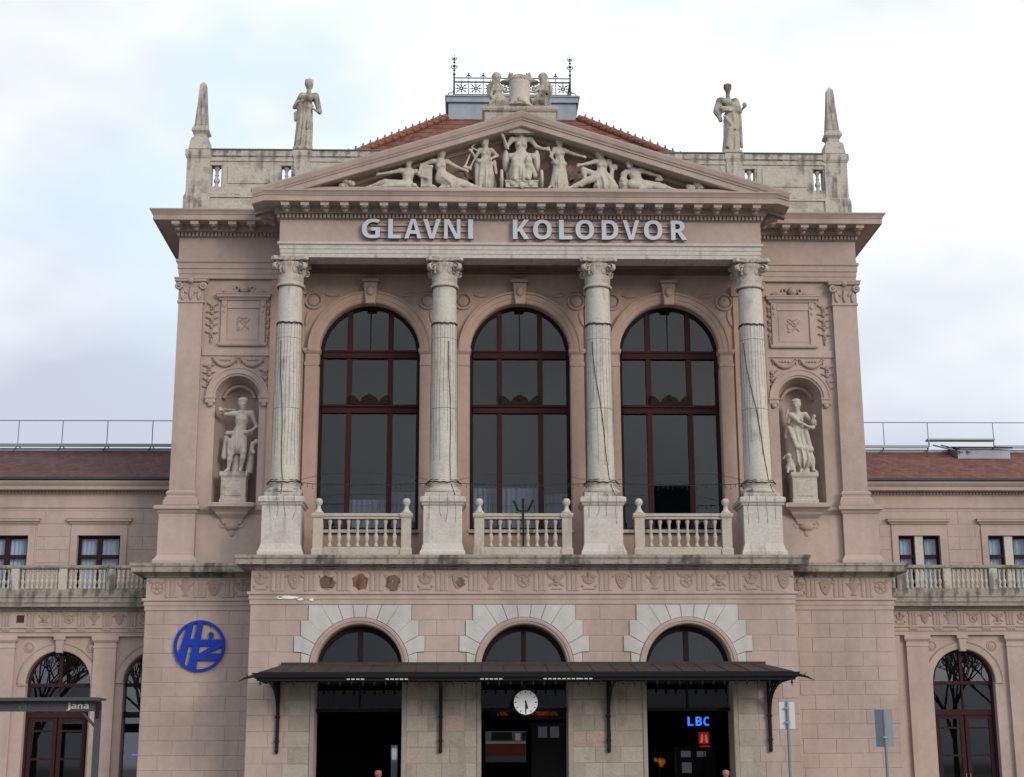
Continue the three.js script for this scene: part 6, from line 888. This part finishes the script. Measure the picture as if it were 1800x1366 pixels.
// ---------------------------------------------------------------- things in the dark entrance hall
const glow = (c, k = 1) => new THREE.MeshStandardMaterial({ color: 0x000000, emissive: lin(...c), emissiveIntensity: k, roughness: 0.6 });
function lamp(parent, c, k, pos) { const l = new THREE.PointLight(lin(...c), k, 6, 2); l.position.set(...pos); l.castShadow = true; l.shadow.radius = 4; parent.add(l); }
{
  const t = thing('neon_sign', 'glowing blue neon letters LBC in the dark entrance', 'neon sign', [5.95, 2.87, -5]);
  [['L', -0.35, -0.16], ['B', -0.08, 0.12], ['C', 0.18, 0.37]].forEach(([c, a, b]) => part(t, 'letter', glyph(c, a, b, 0, 0.29, 0, 0.03), glow([0.03, 0.2, 1.0], 1.1)));
  part(t, 'bar', [box(-0.4, 0.42, -0.05, -0.02, -0.02, 0.0), rod([-0.3, 0.2, -0.05], [-0.3, 3.0, -0.05], 0.01), rod([0.3, 0.2, -0.05], [0.3, 3.0, -0.05], 0.01)], M.black); lamp(t, [0.05, 0.25, 1], 0.35, [0, 0.14, 0.15]);
  const s = thing('lit_sign', 'small glowing red sign with two pale strokes below the blue neon letters', 'sign', [6.12, 2.18, -5]);
  part(s, 'panel', box(-0.16, 0.18, 0.1, 0.48, -0.05, 0), glow([0.2, 0.006, 0.004], 0.8)); both((q) => part(s, 'stroke', ext([[q * 0.09 - 0.035 + 0.01, 0.14], [q * 0.09 + 0.035 + 0.01, 0.14], [q * 0.06 + 0.03 + 0.01, 0.4], [q * 0.06 - 0.03 + 0.01, 0.4]], 0.002, 0.012), glow([0.4, 0.15, 0.07], 0.7))); part(s, 'lower_panel', box(-0.13, 0.2, 0.0, 0.05, -0.05, 0), glow([0.25, 0.01, 0.01], 0.8)); part(s, 'post', rod([0, -2.38, -0.03], [0, 0.1, -0.03], 0.02), M.black); lamp(s, [1, 0.12, 0.06], 0.12, [0, 0.25, 0.15]);
  const k = thing('ticket_machine', 'dark machine with pale panels in the entrance with the blue neon', 'machine', [5.85, G0, -5.3]);
  part(k, 'cabinet', [box(-0.62, 0.7, 0, 2.36, -0.5, 0), box(-0.64, 0.72, 2.36, 2.4, -0.52, 0.02)], M.pitch); for (const [x, y, w, h] of [[-0.3, 2.16, 0.32, 0.2], [0.22, 2.16, 0.3, 0.18], [-0.28, 1.72, 0.32, 0.34]]) part(k, 'panel', box(x - w / 2, x + w / 2, y - h / 2, y + h / 2, 0.001, 0.02), glow([0.05, 0.052, 0.065], 0.8));
  const f = thing('amber_lamp', 'dim amber lamp cluster low in the entrance with the blue neon', 'lamp', [4.75, G0, -6]);
  part(f, 'pole', [rod([0, 0, 0], [0, 1.9, 0], 0.03), box(-0.2, 0.2, 0, 0.04, -0.2, 0.2)], M.black); for (const [x, y, s2] of [[-0.13, 1.98, 0.06], [0.02, 1.94, 0.09], [0.12, 1.92, 0.08], [0.06, 1.82, 0.07]]) part(f, 'bulb', ball(x, y, 0.02, s2, s2 * 1.2, s2), glow([0.2, 0.055, 0.006], 0.6)); lamp(f, [1, 0.4, 0.08], 0.15, [0, 1.9, 0.2]);
  const nt = thing('neon_tube', 'thin blue neon tube behind the half-hidden arch beside the emblem wall', 'neon tube', [-12.4, 2.0, -4.7]); part(nt, 'tube', rod([-0.22, 0, 0], [0.3, 0, 0], 0.018), glow([0.05, 0.06, 0.9], 1)); part(nt, 'holder', [box(-0.24, 0.32, -0.04, 0.04, -0.06, -0.03), rod([0, -2.2, -0.05], [0, 0, -0.05], 0.02)], M.black); lamp(nt, [0.08, 0.1, 1], 0.06, [0, 0, 0.1]);
  const d = thing('departure_board', 'black board with dim amber lettering behind the clock', 'display', [0.2, 3.1, -4]);
  part(d, 'housing', [box(-1.15, 1.25, -0.04, 0.42, -0.16, 0), rod([-0.8, 0.4, -0.08], [-0.8, 2.8, -0.08], 0.02), rod([0.8, 0.4, -0.08], [0.8, 2.8, -0.08], 0.02)], M.black);
  const r2 = rng(12), dots = []; for (const [x0, x1] of [[-0.94, -0.6], [0.16, 1.02]]) for (let x = x0; x < x1; x += 0.03) for (let r = 0; r < 6; r++) if (r2() < 0.5) dots.push(box(x, x + 0.02, 0.1 + r * 0.033, 0.122 + r * 0.033, 0.001, 0.008)); part(d, 'amber_dots', dots, glow([0.2, 0.05, 0.004], 0.55)).userData.kind = 'stuff'; lamp(d, [1, 0.35, 0.05], 0.1, [0.5, 0.2, 0.25]);
  const p = thing('notice_board', 'dim grey-blue notice panels right of the clock inside the hall', 'notice board', [0.95, G0, -6]);
  part(p, 'board', [box(-0.5, 0.62, 1.1, 3.2, -0.06, 0), rod([-0.4, 0, -0.03], [-0.4, 1.1, -0.03], 0.03), rod([0.5, 0, -0.03], [0.5, 1.1, -0.03], 0.03)], M.pitch); for (const x of [-0.12, 0.28]) part(p, 'notice', box(x - 0.15, x + 0.15, 2.72, 3.08, 0.001, 0.012), mat([0.34, 0.35, 0.42]));
  const e = thing('advert_column', 'narrow pale lit advertising panel beside the entrance jamb', 'advert panel', [-4.0, G0, -2.6]);
  part(e, 'panel', [box(-0.1, 0.1, 0.55, 2.45, -0.05, 0), box(-0.2, 0.2, 0, 0.55, -0.1, 0.06)], M.signGrey); part(e, 'lit_field', box(-0.07, 0.07, 2.0, 2.36, 0.001, 0.012), glow([0.3, 0.31, 0.34], 0.7)); part(e, 'red_foot', box(-0.07, 0.07, 0.78, 0.9, 0.001, 0.012), mat([0.3, 0.02, 0.02])); lamp(e, [0.9, 0.95, 1], 0.1, [0, 2.2, 0.15]);
}
{ // railcar on the track behind the hall
  const t = thing('railcar', 'red and grey railcar seen through the middle entrance', 'train', [0, G0, -30]);
  part(t, 'body', [box(-12, 12, 2.3, 2.85, -2.8, 0)], mat([0.2, 0.04, 0.03], { roughness: 0.4 })); part(t, 'skirt', box(-12, 12, 0.9, 2.3, -2.8, -0.01), mat([0.12, 0.12, 0.125])); part(t, 'white_stripe', box(-12, 12, 2.85, 2.97, -2.82, 0.01), mat([0.5, 0.5, 0.5])); part(t, 'upper_body', [box(-12, 12, 2.97, 3.5, -2.8, 0)], mat([0.24, 0.25, 0.26])); part(t, 'roof', [box(-12, 12, 3.5, 3.75, -2.7, -0.1)], M.steel); part(t, 'underframe', box(-11.5, 11.5, 0.3, 0.9, -2.4, -0.4), M.black);
  for (let i = -5; i <= 5; i++) part(t, 'window', box(i * 1.5 - 0.5, i * 1.5 + 0.5, 3.02, 3.4, 0.001, 0.02), M.pitch); part(t, 'destination_panel', box(0.66, 0.9, 3.0, 3.34, 0.022, 0.04), mat([0.8, 0.8, 0.8]));
}
// ---------------------------------------------------------------- street furniture and people in front
{
  const t = thing('cafe_awning', 'dark grey terrace canopy with the white word jana on its fascia', 'awning', [-10.9, G0, 8]), dk = mat([0.045, 0.047, 0.052], { roughness: 0.55 });
  part(t, 'roof', [box(-7, 0.1, 3.43, 3.48, -0.7, 0.25), box(-7, 0.16, 3.4, 3.43, 0.18, 0.28)], dk); part(t, 'fascia', [box(-7, 0.02, 3.15, 3.37, -0.02, 0.02), box(-7, 0.1, 3.37, 3.4, -0.05, 0.1)], dk); part(t, 'side_fascia', box(-0.02, 0.02, 3.15, 3.37, -0.6, -0.03), dk);
  part(t, 'post', [box(-0.02, 0.13, 0, 3.15, -0.14, -0.03), box(-0.08, 0.19, 0, 0.04, -0.2, 0.03)], dk); part(t, 'post', box(-3.6, -3.45, 0, 3.15, -0.14, -0.03), dk); part(t, 'post', box(-6.9, -6.75, 0, 3.15, -0.14, -0.03), dk); part(t, 'brace', rod([0.03, 2.75, -0.08], [-0.35, 3.15, -0.08], 0.035), dk); part(t, 'corner_bracket', [box(0.02, 0.12, 3.16, 3.4, -0.1, 0.05), box(0.02, 0.1, 3.0, 3.16, -0.02, 0.04)], M.black);
  [['j', -0.7, -0.6], ['a', -0.585, -0.46], ['n', -0.43, -0.31], ['a', -0.285, -0.16]].forEach(([c, a, b]) => part(t, 'letter', glyph(c, a, b, c === 'j' ? 3.17 : 3.21, c === 'j' ? 3.36 : 3.325, 0.021, 0.03), M.signWhite));
  part(t, 'round_mark', [new THREE.TorusGeometry(0.085, 0.008, 6, 28).translate(-1.78, 3.26, 0.022), new THREE.TorusGeometry(0.05, 0.006, 6, 20, 4.6).translate(-1.78, 3.26, 0.022)], M.signGrey);
}
{
  const a = thing('street_sign', 'white rectangular sign seen from behind on a grey pole before the canopy end', 'street sign', [5.85, G0, 10]);
  part(a, 'pole', rod([0, 0, 0.03], [0.01, 3.26, 0.03], 0.032), M.signGrey); part(a, 'plate', [block(-0.185, 0.19, 2.62, 3.24, -0.03, -0.004, 0.006), box(-0.185, 0.19, 2.62, 3.24, -0.034, -0.03)], M.signWhite); part(a, 'clamp', [box(-0.06, 0.06, 2.75, 2.79, -0.004, 0.07), box(-0.06, 0.06, 3.08, 3.12, -0.004, 0.07)], M.steel);
  const b = thing('street_sign', 'grey folded sign seen from behind on a pole before the side wall', 'street sign', [8.15, G0, 10]);
  part(b, 'pole', rod([0, 0, 0.05], [0, 3.02, 0.05], 0.034), M.signGrey); both((q) => part(b, 'plate', box(-0.012, 0.215, 2.2, 3.06, -0.006, 0.006).rotateY(q > 0 ? 0.35 : Math.PI - 0.5).translate(q * 0.01, 0, 0.06), M.signGrey)); part(b, 'clamp', box(-0.06, 0.06, 2.4, 2.44, 0, 0.1), M.steel);
}
function person(pos, turn, H, cols, label) {
  const C = new Clay(), hh = H / 7.5, s = (x, y, z = 0) => [x * H, y * H, z * H];
  human(C, { head: s(0, 0.932, 0.01), face: [0, -0.05, 1], shL: s(-0.105, 0.81), shR: s(0.105, 0.81), elL: s(-0.145, 0.63, -0.01), wrL: s(-0.14, 0.49, 0.04), elR: s(0.145, 0.63, -0.01), wrR: s(0.15, 0.49, 0.04), hip: s(0, 0.53), knL: s(-0.055, 0.285, 0.015), anL: s(-0.06, 0.05, -0.01), toeL: s(-0.07, 0.018, 0.09), knR: s(0.055, 0.285, 0.03), anR: s(0.06, 0.05, 0.0), toeR: s(0.075, 0.018, 0.1) }, hh, 'short');
  C.cap(s(0, 0.77), s(0, 0.5), H * 0.09, H * 0.1, H * 0.03, 0.7);
  const g = join(C.mesh(0.015)), p = g.attributes.position.array, col = new Float32Array(p.length); for (let i = 0; i < p.length; i += 3) { const y = p[i + 1] / H, z = p[i + 2] / H, c = y > 0.955 || (y > 0.87 && z < -0.005) ? cols[0] : y > 0.855 || (y < 0.5 && Math.abs(p[i]) > 0.11 * H) ? [0.5, 0.3, 0.22] : y > 0.49 ? cols[1] : y > 0.06 ? cols[2] : [0.03, 0.03, 0.03]; col.set(c, i); }
  g.setAttribute('color', new THREE.BufferAttribute(col, 3)); const o = new THREE.Mesh(g, new THREE.MeshStandardMaterial({ vertexColors: true, roughness: 0.85 })); o.name = numbered('person'); o.position.set(...pos); o.rotation.y = turn; o.userData = { label, category: 'person' }; scene.add(o);
}
person([-4.18, G0, 3], Math.PI, 1.69, [[0.32, 0.1, 0.1], [0.12, 0.05, 0.06], [0.03, 0.03, 0.05]], 'person with reddish hair walking up to the entrance nearest the blue emblem');
person([5.5, G0, 3], Math.PI, 1.66, [[0.3, 0.15, 0.12], [0.05, 0.06, 0.09], [0.03, 0.03, 0.04]], 'person walking up to the entrance with the blue neon');
// ---------------------------------------------------------------- bare park trees across the square, mirrored in the arcade glass
{
  const bark = mat([0.07, 0.06, 0.05], { roughness: 0.95 });
  [[38, 72, 15, 3, 'bare park tree opposite the wing with the roof hatch'], [47, 84, 17, 7, 'taller bare park tree across the square, beyond the one facing the roof hatch'], [-27, 74, 16, 11, 'bare park tree opposite the wing with the vent'], [-40, 86, 18, 15, 'tall bare park tree at the far corner of the square']].forEach(([x, z, h, sd, label]) => {
    const r2 = rng(sd), t = thing('bare_tree', label, 'tree', [x, G0, z]), limbs = [], twigs = [];
    const grow = (p, d, L, r, n) => { const e = p.clone().addScaledVector(d, L); (n > 3 ? limbs : twigs).push(rod(p.toArray(), e.toArray(), r, r * 0.68, n > 3 ? 8 : 4)); if (!n) return; const k = n > 4 ? 3 : 3; for (let i = 0; i < k; i++) { const a = r2() * 6.283, s2 = 0.35 + r2() * 0.45, q = new THREE.Vector3(Math.cos(a), 0.15, Math.sin(a)); grow(e, d.clone().addScaledVector(q, s2).normalize(), L * (0.66 + r2() * 0.18), r * 0.64, n - 1); } };
    grow(P(0, 0, 0), P(0, 1, 0), h * 0.24, h * 0.018, 6); part(t, 'trunk', limbs, bark); part(t, 'crown', twigs, bark);
  });
}
scene.traverse((o) => { if (o.isMesh) { o.castShadow = true; o.receiveShadow = true; } });
renderer.render(scene, camera);
